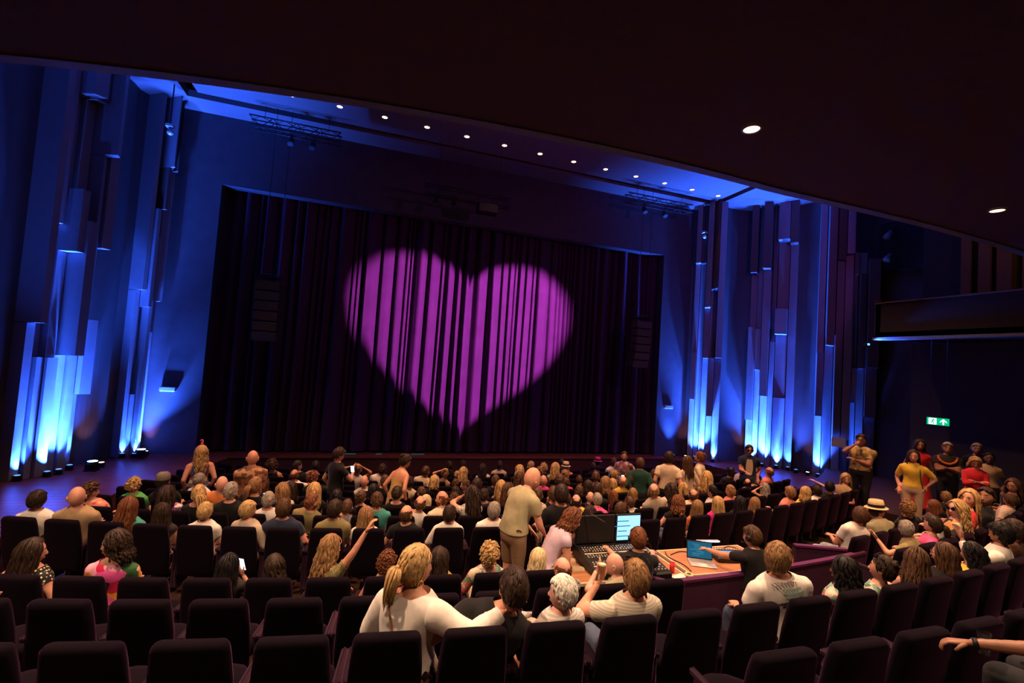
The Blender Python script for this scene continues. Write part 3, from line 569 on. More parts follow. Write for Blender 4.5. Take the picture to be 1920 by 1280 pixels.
_pn = np.random.RandomState(11); _PH = _pn.uniform(0, 6.28, (6, 3)); _FQ = _pn.uniform(9, 26, (6, 3)) * _pn.choice([-1, 1], (6, 3))
def folds(P, seed):
    o = np.zeros(len(P))
    for k in range(6): o += np.sin(P @ _FQ[(k + seed) % 6] + _PH[k].sum() + seed)
    return o / 6
TMP = bpy.data.scenes.new('tmp_bodies')
def remesh(src, vox):
    me = src.mb.mesh('tmp'); ob = bpy.data.objects.new('tmp', me); TMP.collection.objects.link(ob)
    m = ob.modifiers.new('r', 'REMESH'); m.mode = 'VOXEL'; m.voxel_size = vox; m.adaptivity = 0.0
    s = ob.modifiers.new('s', 'SMOOTH'); s.factor = 0.5; s.iterations = 4 if vox < .02 else 3 if vox < .025 else 2
    vl = TMP.view_layers[0]; vl.update(); dg = vl.depsgraph; dg.update(); ev = ob.evaluated_get(dg); em = ev.to_mesh()
    nv = len(em.vertices); P = np.empty(nv * 3); em.vertices.foreach_get('co', P); P = P.reshape(-1, 3); N = np.empty(nv * 3); em.vertices.foreach_get('normal', N); N = N.reshape(-1, 3)
    F = [tuple(p.vertices) for p in em.polygons]; ev.to_mesh_clear(); bpy.data.objects.remove(ob); bpy.data.meshes.remove(me)
    kd = kdtree.KDTree(len(src.mb.v))
    for i, v_ in enumerate(src.mb.v): kd.insert(v_, i)
    kd.balance(); lab = []; tt = np.empty(nv)
    for i in range(nv):
        _, j, _ = kd.find(P[i]); lab.append(src.lab[j]); tt[i] = src.t[j]
    return P, N, F, np.array(lab), tt
def extract(P, N, F, sel, off, seed, fold=.006):
    keep = [f for f in F if all(sel[i] for i in f)]
    if not keep: return None
    used = sorted({i for f in keep for i in f}); mp = {i: k for k, i in enumerate(used)}; fs = [tuple(mp[i] for i in f) for f in keep]
    Q = P[used] + N[used] * (off + fold * folds(P[used], seed))[:, None]
    ec = {}                                              # smooth the hems
    for f in fs:
        for a, b in zip(f, f[1:] + f[:1]): k = (min(a, b), max(a, b)); ec[k] = ec.get(k, 0) + 1
    nb = {}
    for (a, b), c in ec.items():
        if c == 1: nb.setdefault(a, []).append(b); nb.setdefault(b, []).append(a)
    for _ in range(4):
        R = Q.copy()
        for a, l in nb.items(): R[a] = Q[a] * .4 + Q[l].mean(0) * .6
        Q = R
    return Q, fs
def mk_mesh(name, Q, fs, mats, mi=None, smooth=True):
    me = bpy.data.meshes.new(name); me.from_pydata([tuple(q) for q in Q], [], fs)
    for m in mats: me.materials.append(m)
    if mi is not None: me.polygons.foreach_set('material_index', mi)
    if smooth: me.polygons.foreach_set('use_smooth', [True] * len(me.polygons))
    me.update(); return me
CACHE = {}
def body(stand=False, lean=0, side=0, twist=0, head=(0, 0, 0), armL='lap', armR='lap', build=1.0, sleeve='short', legs='long', fem=False, lod=0, curl=22, seed=0, bust=0.0, skirt=0.0, pel=None, knees=0.42, wide=0.0, neckline=0.53, hsz=1.16, loose=0.0):
    """returns meshes (body, top, trousers, shoes) and the head matrix; origin on the floor below the pelvis, y forward"""
    key = (stand, lean, side, twist, head, armL, armR, build, sleeve, legs, fem, lod, curl, seed, skirt, pel, knees, wide, neckline, hsz, loose)
    if key in CACHE: return CACHE[key]
    S = Src(); b = build; sw = (.93 if fem else 1.0) * b; hw_ = (1.04 if fem else 1.0) * b; wa = (.90 if fem else 1.0) * b
    pz = pel if pel else (.93 if stand else .52); p0 = V(0, 0, pz)
    secs = [(-.10, .150 * hw_, .110 * b), (-.04, .172 * hw_, .125 * b), (.03, .172 * hw_, .122 * b), (.10, .155 * wa, .110 * b), (.17, .145 * wa, .104 * b), (.24, .152 * wa, .106 * b), (.31, .163 * sw, .112 * b), (.37, .172 * sw, .113 * b), (.42, .176 * sw, .104 * b), (.455, .168 * sw, .092 * b), (.485, .130 * sw, .078 * b), (.510, .085 * sw, .066), (.535, .062, .060)]
    rings = []; ts = []; pos = p0 - V(0, 0, .10); prev = -.10; frames = []
    for z, hw, hd in secs:
        f = min(1, max(0, z / .36)); f = f * f * (3 - 2 * f); R = Rz(twist * f) @ Rx(-lean * f) @ Ry(side * f)
        pos = pos + R @ V(0, 0, z - prev); prev = z
        fy = .014 * (1 if fem else .4) if .28 < z < .42 else 0.0
        rings.append([pos + R @ V(hw * math.copysign(abs(math.cos(a)) ** .85, math.cos(a)), hd * math.sin(a) * (1.0 + (fy / hd if math.sin(a) > 0 else 0)), 0) for a in [2 * math.pi * k / 18 for k in range(18)]]); ts.append(z); frames.append((pos, R))
    S.rings(rings, 'torso', ts)
    Rt = frames[-1][1]; nb_ = frames[-1][0]; sh = frames[9][0]
    hc = nb_ + Rt @ V(0, .012, HEADC - .535); RH = Rz(head[0]) @ Rx(-head[1]) @ Ry(head[2]); hb = hc + RH @ V(0, -.012, -.06)
    S.limb([nb_ - Rt @ V(0, 0, .05), nb_, hb], [.060, .054 * (0.9 if fem else 1.0), .050 * (0.9 if fem else 1.0)], 'neck', sub=3)
    org = frames[2][0] - frames[2][1] @ V(0, 0, .03); hands = {}
    for s, arm in ((1, armR), (-1, armL)):
        tgt, pole = ARMS[arm] if isinstance(arm, str) else arm
        A = sh + Rt @ V(s * .176 * sw, -.005, -.042); Wt = p0 + Rt @ V(s * tgt[0], tgt[1], tgt[2]); E_, W_ = ik(A, Wt, .285, .25, Rt @ V(s * pole[0], pole[1], pole[2]))
        S.limb([A, E_], [.054 * b, .043 * b], 'uparm', 0, 1, 6); S.limb([E_, W_], [.042 * b, .027], 'forearm', 0, 1, 6)
        hands[s] = (E_, W_, Rt)
    for s in (1, -1):
        if stand:
            H = p0 + V(s * .092 * hw_, 0, -.04); K = V(s * (.10 + wide), .025, .49); An = V(s * (.105 + wide), -.02, .08)
        else:
            H = p0 + V(s * .095 * hw_, .03, -.02); K = V(s * (.12 + wide), knees, max(.49, pz - .02)); An = V(s * (.12 + wide), knees + .04, .09)
        S.limb([H, K], [.093 * b, .060 * b], 'thigh', 0, 1, 7); S.limb([K, K * .6 + An * .4 - V(0, .012, 0), An], [.058 * b, .057 * b, .036], 'shin', 0, 1, 5)
        S.limb([An + V(0, -.03, -.035), An + V(s * .01, .08, -.045), An + V(s * .015, .15, -.055)], [.040, .042, .030], 'foot', 0, 1, 3, flat=1.0)
    vox = {0: .031, 1: .0165, 2: .024}[lod]
    P, N, F, lab, tt = remesh(S, vox)
    P[:, 2] = np.maximum(P[:, 2], .004)
    sk = MATS['skin_a']
    # skin: the fused body plus head and hands
    hm = MB(); tr = lambda q: hc + RH @ (q * hsz)
    head_mesh(hm, tr, lod)
    for s in (1, -1):
        E_, W_, Rt_ = hands[s]; y = unit(W_ - E_); up = Rt_ @ V(0, 0.25, 1.0)
        if y.dot(up) > .55: up = Rt_ @ V(-s * .9, -1, 0)
        z = unit(up - y * up.dot(y)); x = np.cross(y, z); hand_mesh(hm, np.stack([x, y, z], 1), W_ + y * .012, s, curl, lod)
    nP = len(P); Q = np.vstack([P, np.array(hm.v)]); FF = F + [tuple(i + nP for i in f) for f in hm.f]; mi = [0] * len(F) + hm.mi
    out = {'body': mk_mesh('person_body', Q, FF, [sk, MATS['eye_white'], MATS['eye_dark'], MATS['lips']], mi)}
    tor = lab == 'torso'; up_ = lab == 'uparm'; fo = lab == 'forearm'; th = lab == 'thigh'; shn = lab == 'shin'; ft = lab == 'foot'; nk = lab == 'neck'
    st = {'none': 0.0, 'cap': .28, 'short': .66, 'elbow': 1.1, 'long': 2}[sleeve]
    sel = (tor & (tt > (-.03 if not skirt else -.2)) & (tt < neckline)) | (up_ & (tt < st)) | ((fo & (tt < (.9 if st > 1.5 else .0))) if st > 1.5 else np.zeros(nP, bool)) | ((up_ & (tt < 2)) if st > 1 else np.zeros(nP, bool))
    sel |= nk & (tt < (.20 if fem else .40)) & (neckline > .45)
    if sleeve == 'none': sel &= ~((tor) & (tt > .43) & (np.abs((P - sh) @ Rt[:, 0]) > .115))
    lo_ = (.012 if not fem else .009) + loose
    r = extract(P, N, F, sel, lo_ + .004, seed, (.007 if lod else .005) + loose * .25)
    out['top'] = mk_mesh('top', *r, [sk]) if r else None
    lt = {'long': .95, 'shorts': -1, 'capri': .6}[legs]
    sel = (tor & (tt < .06)) | (th & (tt < (.93 if legs == 'shorts' else 2))) | (shn & (tt < lt))
    r = extract(P, N, F, sel, .009, seed + 1, .006); out['legs'] = mk_mesh('trousers', *r, [sk]) if r else None
    if skirt:
        mb = MB(); rings = []
        for k in range(7):
            f = k / 6; z = pz + .02 - f * skirt; rr = .165 * hw_ + .10 * f; rings.append([(rr * (1 + .07 * math.sin(7 * a + k) * f) * math.cos(a), rr * .85 * (1 + .07 * math.sin(7 * a + k) * f) * math.sin(a) - .01, z) for a in [2 * math.pi * i / 28 for i in range(28)]])
        mb.loft(rings, False); out['skirt'] = mb.mesh('skirt', sk, True)
    r = extract(P, N, F, ft | (shn & (tt > .93)), .007, seed, .001); out['shoes'] = mk_mesh('shoes', *r, [sk]) if r else None
    H4 = Matrix([list(RH[i] * hsz) + [hc[i]] for i in range(3)] + [[0, 0, 0, 1]])
    out['head'] = H4; out['wrist'] = {s: (hands[s][1], unit(hands[s][1] - hands[s][0])) for s in hands}; out['sh'] = sh; out['Rt'] = Rt; out['p0'] = p0
    CACHE[key] = out; return out

# ---------------------------------------------------------------- hair (head frame)
def hair_mask(az, el, style):
    a = abs(az)
    lim = np.interp(a, [0, 40, 62, 78, 95, 120, 180], [40, 37, 24, 8, -4, -30, -40])
    if style in 'lwop': lim = np.interp(a, [0, 40, 62, 78, 95, 120, 180], [42, 38, 26, 6, -22, -45, -52])
    if style == 'h' and (el > 34 + 8 * math.cos(math.radians(a)) or (a < 75 and el > 5)): return False
    return el > lim
def hlock(mb, az0, el0, L, w_, rr, style, lift, wav, n=8, comb=None):
    """one tapering lock: over the scalp, then hanging"""
    pts = []; az, el = az0, el0; step = L / n; p = None; ph = rr.uniform(0, 6.28); out_ = rr.uniform(.98, 1.10)
    ta = math.copysign(max(abs(az0), rr.uniform(80, 118)), az0 if abs(az0) > 4 else rr.choice([-1, 1]))
    for k in range(n + 1):
        if p is None or el > -14 or comb == 'scalp':
            e, a_ = math.radians(el), math.radians(az); p = head_surf((math.sin(a_) * math.cos(e), math.cos(a_) * math.cos(e), math.sin(e)), lift * (0.6 + .4 * min(1, k / 2)))
            if comb == 'scalp' and el < -34: el = -34 + dz_ * .55 if k else el
            dz_ = math.degrees(step / .105); el -= dz_ * (.9 if comb != 'scalp' else .55); az += (ta - az) * (.22 if comb != 'scalp' else .14)
            last = p
        else:
            q = p + V(0, 0, -step); q[0] *= 1.0 + .03 * out_; q[1] = q[1] * 1.0 - .004; p = q
        wv = wav * min(1, k / 3); pts.append(p + V(math.sin(ph + k * 1.6), math.cos(ph * 1.7 + k * 1.5), 0) * wv)
    rings = []
    for k, q in enumerate(pts):
        t = unit(pts[min(k + 1, n)] - pts[max(k - 1, 0)]); o_ = unit(V(q[0], q[1], .3 * q[2])); o_ = unit(o_ - t * o_.dot(t)); b_ = np.cross(t, o_)
        f = (.75 + .5 * math.sin(math.pi * min(1, (k + .6) / n))) * (1.0 if k < n else .25); rings.append([q + b_ * w_ * f, q + o_ * w_ * .45 * f, q - b_ * w_ * f, q - o_ * w_ * .45 * f])
    mb.loft(rings)
HC = {}
def hair(style, lod, var):
    lod = 1 if lod else 0; key = (style, lod, var)
    if key in HC: return HC[key]
    rr = random.Random(var * 31 + ord(style[0])); mb = MB(); s = style
    nu, nv = (30, 20) if lod else (18, 12); th = {'s': .011, 'c': .016, 'f': .03, 'h': .008, 'u': .012, 'p': .012}.get(s, .014)
    D = head_points(nu, nv); msk = []
    for d in D: msk.append(hair_mask(math.degrees(math.atan2(d[0], d[1])), math.degrees(math.asin(max(-1, min(1, d[2])))), s))
    idx = {}; vs = []
    fs = [(j * nu + i, j * nu + (i + 1) % nu, (j + 1) * nu + (i + 1) % nu, (j + 1) * nu + i) for j in range(nv) for i in range(nu)]
    kf = [f for f in fs if sum(msk[i] for i in f) >= 3]
    for f in kf:
        for i in f:
            if i not in idx:
                idx[i] = len(vs); vs.append(head_surf(D[i], (th + rr.uniform(-.002, .003)) if msk[i] else .001))
    mb.add(vs, [tuple(idx[i] for i in f) for f in kf])
    def roots(n):
        r_ = []
        while len(r_) < n:
            z = rr.uniform(-.6, 1); az = rr.uniform(-180, 180); el = math.degrees(math.asin(z))
            if hair_mask(az, el - 2, s): r_.append((az, el))
        return r_
    if s in 'shup':
        for az, el in roots((260 if lod else 34) if s != 'h' else (90 if lod else 22)): hlock(mb, az, el, rr.uniform(.06, .10), .0065 if lod else .013, rr, s, th + rr.uniform(-.004, .002), .0012, 5 if lod else 3, 'scalp')
    if s == 's' and lod:
        for az in range(-60, 61, 9): hlock(mb, az + rr.uniform(-4, 4), 44 + rr.uniform(-4, 5), .05, .008, rr, s, th + .006 + rr.uniform(0, .008), .002, 3, 'scalp')
    if s in 'cf':
        for az, el in roots((220 if lod else 70) if s == 'c' else (260 if lod else 90)):
            e, a_ = math.radians(el), math.radians(az); q = head_surf((math.sin(a_) * math.cos(e), math.cos(a_) * math.cos(e), math.sin(e)), th + rr.uniform(-.004, .012 if s == 'c' else .022))
            k = rr.uniform(.009, .014) if lod else rr.uniform(.013, .020)
            if lod:
                M_ = Matrix.Rotation(rr.uniform(0, 6.28), 3, Vector((rr.uniform(-1, 1), rr.uniform(-1, 1), rr.uniform(-1, 1))).normalized()); c_ = []
                for j in range(6): t = j * 1.1; c_.append(V(*(M_ @ Vector((k * math.cos(t), k * math.sin(t), k * .35 * (j - 2.5) / 2)))) + q)
                mb.tube(c_, [.004, .0055, .006, .006, .005, .002], 4)
            else: mb.ell(q, (k, k, k * .8), 5, 4)
    if s in 'lwo':
        L = {'l': .30, 'w': .33, 'o': .11}[s] + rr.uniform(-.04, .04)
        for az, el in roots(110 if lod else 44): hlock(mb, az, el, L * rr.uniform(.65, 1.15) + max(0, el) / 90 * .10, .011 if lod else .018, rr, s, th + rr.uniform(-.003, .007), {'l': .004 if lod else .007, 'w': .011, 'o': .004}[s], 11 if lod else 8)
    if s == 'p':
        tie = V(0, -.112, .015)
        for k in range(34 if lod else 14):
            a = rr.uniform(0, 6.28); r0 = rr.uniform(.004, .02); L = rr.uniform(.16, .24); pts = []
            for j in range(7): f = j / 6; sp = r0 * (1 + 2.0 * math.sin(math.pi * min(1, f * .8))); pts.append(tie + V(math.cos(a) * sp + .01 * math.sin(f * 5 + a), -.035 * math.sin(f * 1.9) + math.sin(a) * sp * .6, .012 * math.sin(f * 3) - L * f * f * .7 - L * .3 * f))
            mb.tube(pts, [.006, .008, .009, .008, .007, .005, .001], 4)
        mb.ell(tie + V(0, -.002, 0), (.018, .014, .018), 8, 6)
    if s == 'u':
        c0 = V(0, -.085, .075) if var % 2 else V(0, -.112, .01)
        for k in range(26 if lod else 10):
            a0 = rr.uniform(0, 6.28); R_ = rr.uniform(.018, .034); h_ = rr.uniform(-.018, .018); pts = [c0 + Rx(55 if var % 2 else 95) @ V(R_ * math.cos(a0 + j * .8), R_ * math.sin(a0 + j * .8), h_ + .004 * math.sin(j * 2)) for j in range(6)]
            mb.tube(pts, [.003, .008, .010, .010, .008, .003] if lod else [.004, .012, .015, .015, .012, .004], 4)
        mb.ell(c0, (.028, .026, .024), 8, 6)
    me = mb.mesh('hair', MATS['hair_D'], True); HC[key] = me; return me
# ---------------------------------------------------------------- materials of people
for n_, c in dict(a=(.63, .31, .21), b=(.56, .26, .165), c=(.36, .165, .10), d=(.13, .058, .036), e=(.70, .36, .27)).items(): mat('skin_' + n_, c, .5, var=.10, scale=12, spec=.35)
mat('eye_white', (.42, .38, .35), .4, var=0); mat('eye_dark', (.03, .02, .015), .35, var=0); mat('lips', (.36, .10, .09), .45, var=.05)
HCOL = dict(K=(.010, .008, .008), D=(.030, .017, .011), B=(.075, .036, .018), R=(.15, .052, .022), L=(.24, .13, .055), Y=(.46, .29, .12), P=(.62, .48, .26), G=(.26, .22, .18), W=(.78, .73, .64))
for n_, c in HCOL.items(): mat('hair_' + n_, c, .5, var=.35, scale=60, stretch=(1, 1, .25), spec=.2)
TOPS = dict(white=(.74, .68, .62), cream=(.66, .54, .38), black=(.012, .011, .012), dark=(.03, .024, .024), navy=(.022, .028, .05), grey=(.20, .20, .22), beige=(.42, .34, .26), tan=(.40, .27, .15), khaki=(.36, .32, .19), olive=(.24, .19, .085), teal=(.06, .30, .25), green=(.10, .42, .10), orange=(.70, .22, .06), red=(.62, .03, .04), coral=(.74, .22, .18), pink=(.80, .10, .30), magenta=(.72, .03, .28), yellow=(.72, .47, .06), mustard=(.48, .34, .06), lime=(.50, .55, .08), purple=(.22, .08, .30), brown=(.10, .05, .03), lavender=(.52, .40, .50), hoodie=(.015, .055, .042), gold=(.52, .34, .12))
TOPS['pale teal'] = (.36, .46, .42)
def topmat(c):
    if c in TOPS: return mat('cloth_' + c.replace(' ', '_'), TOPS[c], .85, sheen=.15, var=.10, scale=18, spec=.15)
    P_ = {'coral floral': ('cells', [(.75, .25, .18), (.70, .45, .35), (.55, .10, .10), (.75, .3, .2)], 16), 'purple floral': ('cells', [(.25, .05, .35), (.1, .05, .12), (.6, .55, .5), (.3, .15, .1)], 20), 'white floral': ('cells', [(.65, .58, .5), (.2, .2, .2), (.62, .55, .5), (.35, .3, .28), (.65, .6, .55)], 26),
          'grey floral': ('cells', [(.4, .38, .36), (.10, .09, .10), (.5, .47, .42), (.25, .22, .2)], 26), 'floral': ('cells', [(.60, .52, .40), (.10, .20, .12), (.6, .15, .12), (.62, .55, .42), (.2, .35, .3)], 22), 'white stripe': ('stripe', [(.72, .67, .6), (.50, .46, .44)], 14), 'beige stripe': ('stripe', [(.60, .53, .42), (.42, .40, .33)], 16), 'cream stripe': ('stripe', [(.66, .54, .42), (.5, .36, .28)], 9),
          'polka': ('dots', [(.012, .011, .012), (.72, .62, .4)], 34), 'pink blocks': ('cells', [(.78, .08, .34), (.75, .30, .03), (.62, .02, .08), (.03, .03, .015), (.80, .36, .48), (.04, .12, .04), (.78, .1, .36)], 8), 'brown floral': ('cells', [(.14, .07, .04), (.45, .24, .13), (.09, .05, .03), (.25, .10, .05)], 18), 'tan floral': ('cells', [(.5, .33, .10), (.30, .20, .08), (.55, .42, .25), (.15, .12, .06), (.5, .3, .08)], 14), 'bright floral': ('cells', [(.10, .10, .25), (.65, .08, .10), (.5, .5, .2), (.2, .3, .45), (.08, .06, .1)], 12), 'dark floral': ('cells', [(.02, .02, .02), (.55, .52, .36), (.02, .02, .02), (.30, .40, .34), (.5, .25, .1), (.02, .02, .02)], 11), 'glitter': ('cells', [(.16, .13, .05), (.34, .27, .12), (.10, .08, .03), (.2, .16, .07)], 60), 'plaid': ('cells', [(.3, .1, .12), (.4, .35, .4), (.15, .05, .08)], 24), 'skirt print': ('cells', [(.35, .28, .24), (.12, .09, .09), (.45, .38, .32)], 30)}[c]
    return pattern('cloth_' + c.replace(' ', '_'), *P_)
JEANS = mat('cloth_denim', (.06, .08, .13), .85, var=.15, scale=30); DARKP = mat('cloth_dark_trousers', (.02, .02, .025), .85, var=.1); BEIGEP = mat('cloth_beige_trousers', (.40, .30, .19), .85, var=.1); WHITEP = mat('cloth_pale_trousers', (.58, .42, .30), .85, var=.1); PALEJ = mat('cloth_pale_denim', (.28, .34, .38), .85, var=.15, scale=30); SHOE = mat('shoe_leather', (.03, .025, .022), .5, var=.1); SHOEW = mat('shoe_white', (.5, .48, .45), .6, var=.1)
M_PLAST = mat('black_plastic', (.012, .012, .013), .35, var=0); M_GOLD = mat('gold', (.8, .55, .2), .3, 1.0, var=0); M_LENS = mat('dark_lens', (.008, .007, .007), .1, var=0)
SHARED = []
def setm(o, m, slot=0):
    o.material_slots[slot].link = 'OBJECT'; o.material_slots[slot].material = m
def person(loc, rz, B, label, hairs='sD', top='white', skin='a', legm=None, lod=0, var=0, group=None, scale=1.0, shoes=None, topname='shirt', legname='trousers'):
    o = link('person', B['body']); o.location = loc; o.rotation_euler = (0, 0, rz); o.scale = (scale,) * 3; setm(o, MATS['skin_' + skin]); tag(o, label, 'person', group)
    c = link(topname, B['top'], o); setm(c, topmat(top) if isinstance(top, str) else top)
    if B.get('skirt') is not None: c = link('skirt', B['skirt'], o); setm(c, legm or DARKP)
    elif B['legs'] is not None: c = link(legname, B['legs'], o); setm(c, legm or DARKP)
    if B['shoes'] is not None: c = link('shoes', B['shoes'], o); setm(c, shoes or SHOE)
    if hairs and hairs[0] != 'b':
        h = link('hair', hair(hairs[0], lod, var), o); h.matrix_local = B['head']; setm(h, MATS['hair_' + hairs[1]])
    return o
def worn(o, B, mb, name, m, smooth=True):
    c = mb.obj(name, m, o, smooth); c.matrix_local = B['head']; return c
def hat(o, B, kind, col, col2=None):
    mb = MB(); n = 20
    def ring(rx, ry, z, y=-.005): return [(rx * math.cos(2 * math.pi * k / n), y + ry * math.sin(2 * math.pi * k / n), z) for k in range(n)]
    if kind == 'brim':
        mb.loft([ring(.138, .162, .046), ring(.118, .14, .058), ring(.092, .112, .056), ring(.090, .110, .110), ring(.078, .096, .165), ring(.045, .058, .172)], False); mb.add(ring(.045, .058, .172), [tuple(range(n))]); h = worn(o, B, mb, 'hat', col)
        mb = MB(); mb.loft([ring(.095, .115, .064), ring(.093, .113, .105)], False); c = mb.obj('hat_band', col2 or M_PLAST, h)
    else:
        mb.loft([ring(.088, .108, .035), ring(.090, .110, .07), ring(.080, .098, .115), ring(.05, .06, .142), ring(.015, .02, .147)], False); mb.add(ring(.015, .02, .147), [tuple(range(n))]); h = worn(o, B, mb, 'cap', col)
        mb = MB(); mb.add([(-.07, .085, .04), (.07, .085, .04), (.055, .165, .025), (-.055, .165, .025), (-.07, .085, .048), (.07, .085, .048), (.055, .165, .031), (-.055, .165, .031)], [(3, 2, 1, 0), (4, 5, 6, 7), (0, 1, 5, 4), (1, 2, 6, 5), (2, 3, 7, 6), (3, 0, 4, 7)]); mb.obj('visor', col, h)
def glasses(o, B, dark=True, up=False):
    mb = MB(); y, z = (.100, .004) if not up else (.055, .118); f = []
    tilt = Rx(0) if not up else Rx(50)
    for s in (-1, 1):
        c = V(s * .033, 0, 0); mb.tube([tuple(tilt @ (c + V(.026 * math.cos(t), .002, .019 * math.sin(t))) + V(0, y, z)) for t in [2 * math.pi * k / 12 for k in range(13)]], .0028, 5)
        mb.tube([tuple(tilt @ V(s * .059, 0, .006) + V(0, y, z)), tuple(V(s * .080, y - .05, z + .004)), tuple(V(s * (.082 if not up else .092), y - .10, z - .004 if not up else z - .06))], .0028, 5)
    mb.tube([tuple(tilt @ V(-.008, 0, .004) + V(0, y, z)), tuple(tilt @ V(.008, 0, .004) + V(0, y, z))], .0028, 5)
    h = worn(o, B, mb, 'sunglasses' if dark else 'glasses', M_PLAST)
    mb = MB()
    for s in (-1, 1): mb.add([tuple(tilt @ V(s * .033 + .025 * math.cos(2 * math.pi * k / 12), 0, .018 * math.sin(2 * math.pi * k / 12)) + V(0, y, z)) for k in range(12)], [tuple(range(12))])
    if dark: mb.obj('lens', M_LENS, h)
    else: mb.obj('lens', mat('clear_lens', (.8, .8, .8), .05, var=0, trans=.9, alpha=.25), h)
def beard(o, B, col):
    mb = MB(); nu, nv = 20, 8; vs = []; fs = []
    for j in range(nv + 1):
        for i in range(nu + 1):
            az = math.radians(-92 + 184 * i / nu); el = math.radians(-62 + (44 if abs(i - nu / 2) > 3 else 30) * j / nv); edge = i in (0, nu) or j in (0, nv); vs.append(head_surf((math.sin(az) * math.cos(el), math.cos(az) * math.cos(el), math.sin(el)), .001 if edge else .009))
    for j in range(nv):
        for i in range(nu): fs.append((j * (nu + 1) + i, j * (nu + 1) + i + 1, (j + 1) * (nu + 1) + i + 1, (j + 1) * (nu + 1) + i))
    mb.add(vs, fs); worn(o, B, mb, 'beard', MATS['hair_' + col])
def headset(o, B):
    mb = MB(); mb.tube([(.086 * math.cos(t), -.004, .02 + .108 * math.sin(t)) for t in [math.pi * k / 12 for k in range(13)]], .006, 6)
    for s in (-1, 1): mb.tube([(s * .078, -.004, -.005), (s * .104, -.004, -.005)], [.034, .030], 12)
    mb.tube([(-.1, .0, -.02), (-.09, .07, -.06), (-.03, .118, -.07)], .004, 5); worn(o, B, mb, 'headset', M_PLAST)
def headband(o, B, m, r=.005):
    mb = MB(); mb.tube([(.093 * math.cos(t), .012, .128 * math.sin(t) * 1.0) for t in [math.pi * k / 14 for k in range(15)]], r, 6); return worn(o, B, mb, 'headband', m)
def phone(loc, rot, label, on=True, col=(.55, .75, 1.0), st=3.0):
    t = thing('phone', label, 'phone', loc); t.rotation_euler = rot
    mb = MB(); mb.rbox((0, 0, 0), (.074, .009, .152), .004); mb.obj('case', M_PLAST, t)
    mb = MB(); mb.box((0, -.0052, 0), (.066, .0012, .140)); mb.obj('screen', emat('phone_screen', col, st), t)
# ================================================================ the audience
HN = dict(K='black', D='dark brown', B='brown', R='auburn', L='light brown', Y='blond', P='pale blond', G='greying', W='white')
HS = dict(s='short %s hair', c='short curly %s hair', b='bald head', h='balding %s hair', l='long straight %s hair', w='long wavy %s hair', o='bobbed %s hair', p='%s ponytail', u='pinned-up %s hair', f='bushy %s hair')
def hairtxt(h): return HS[h[0]] % HN[h[1]] if h[0] != 'b' else 'bald head'
FEM = set('lwopuf')
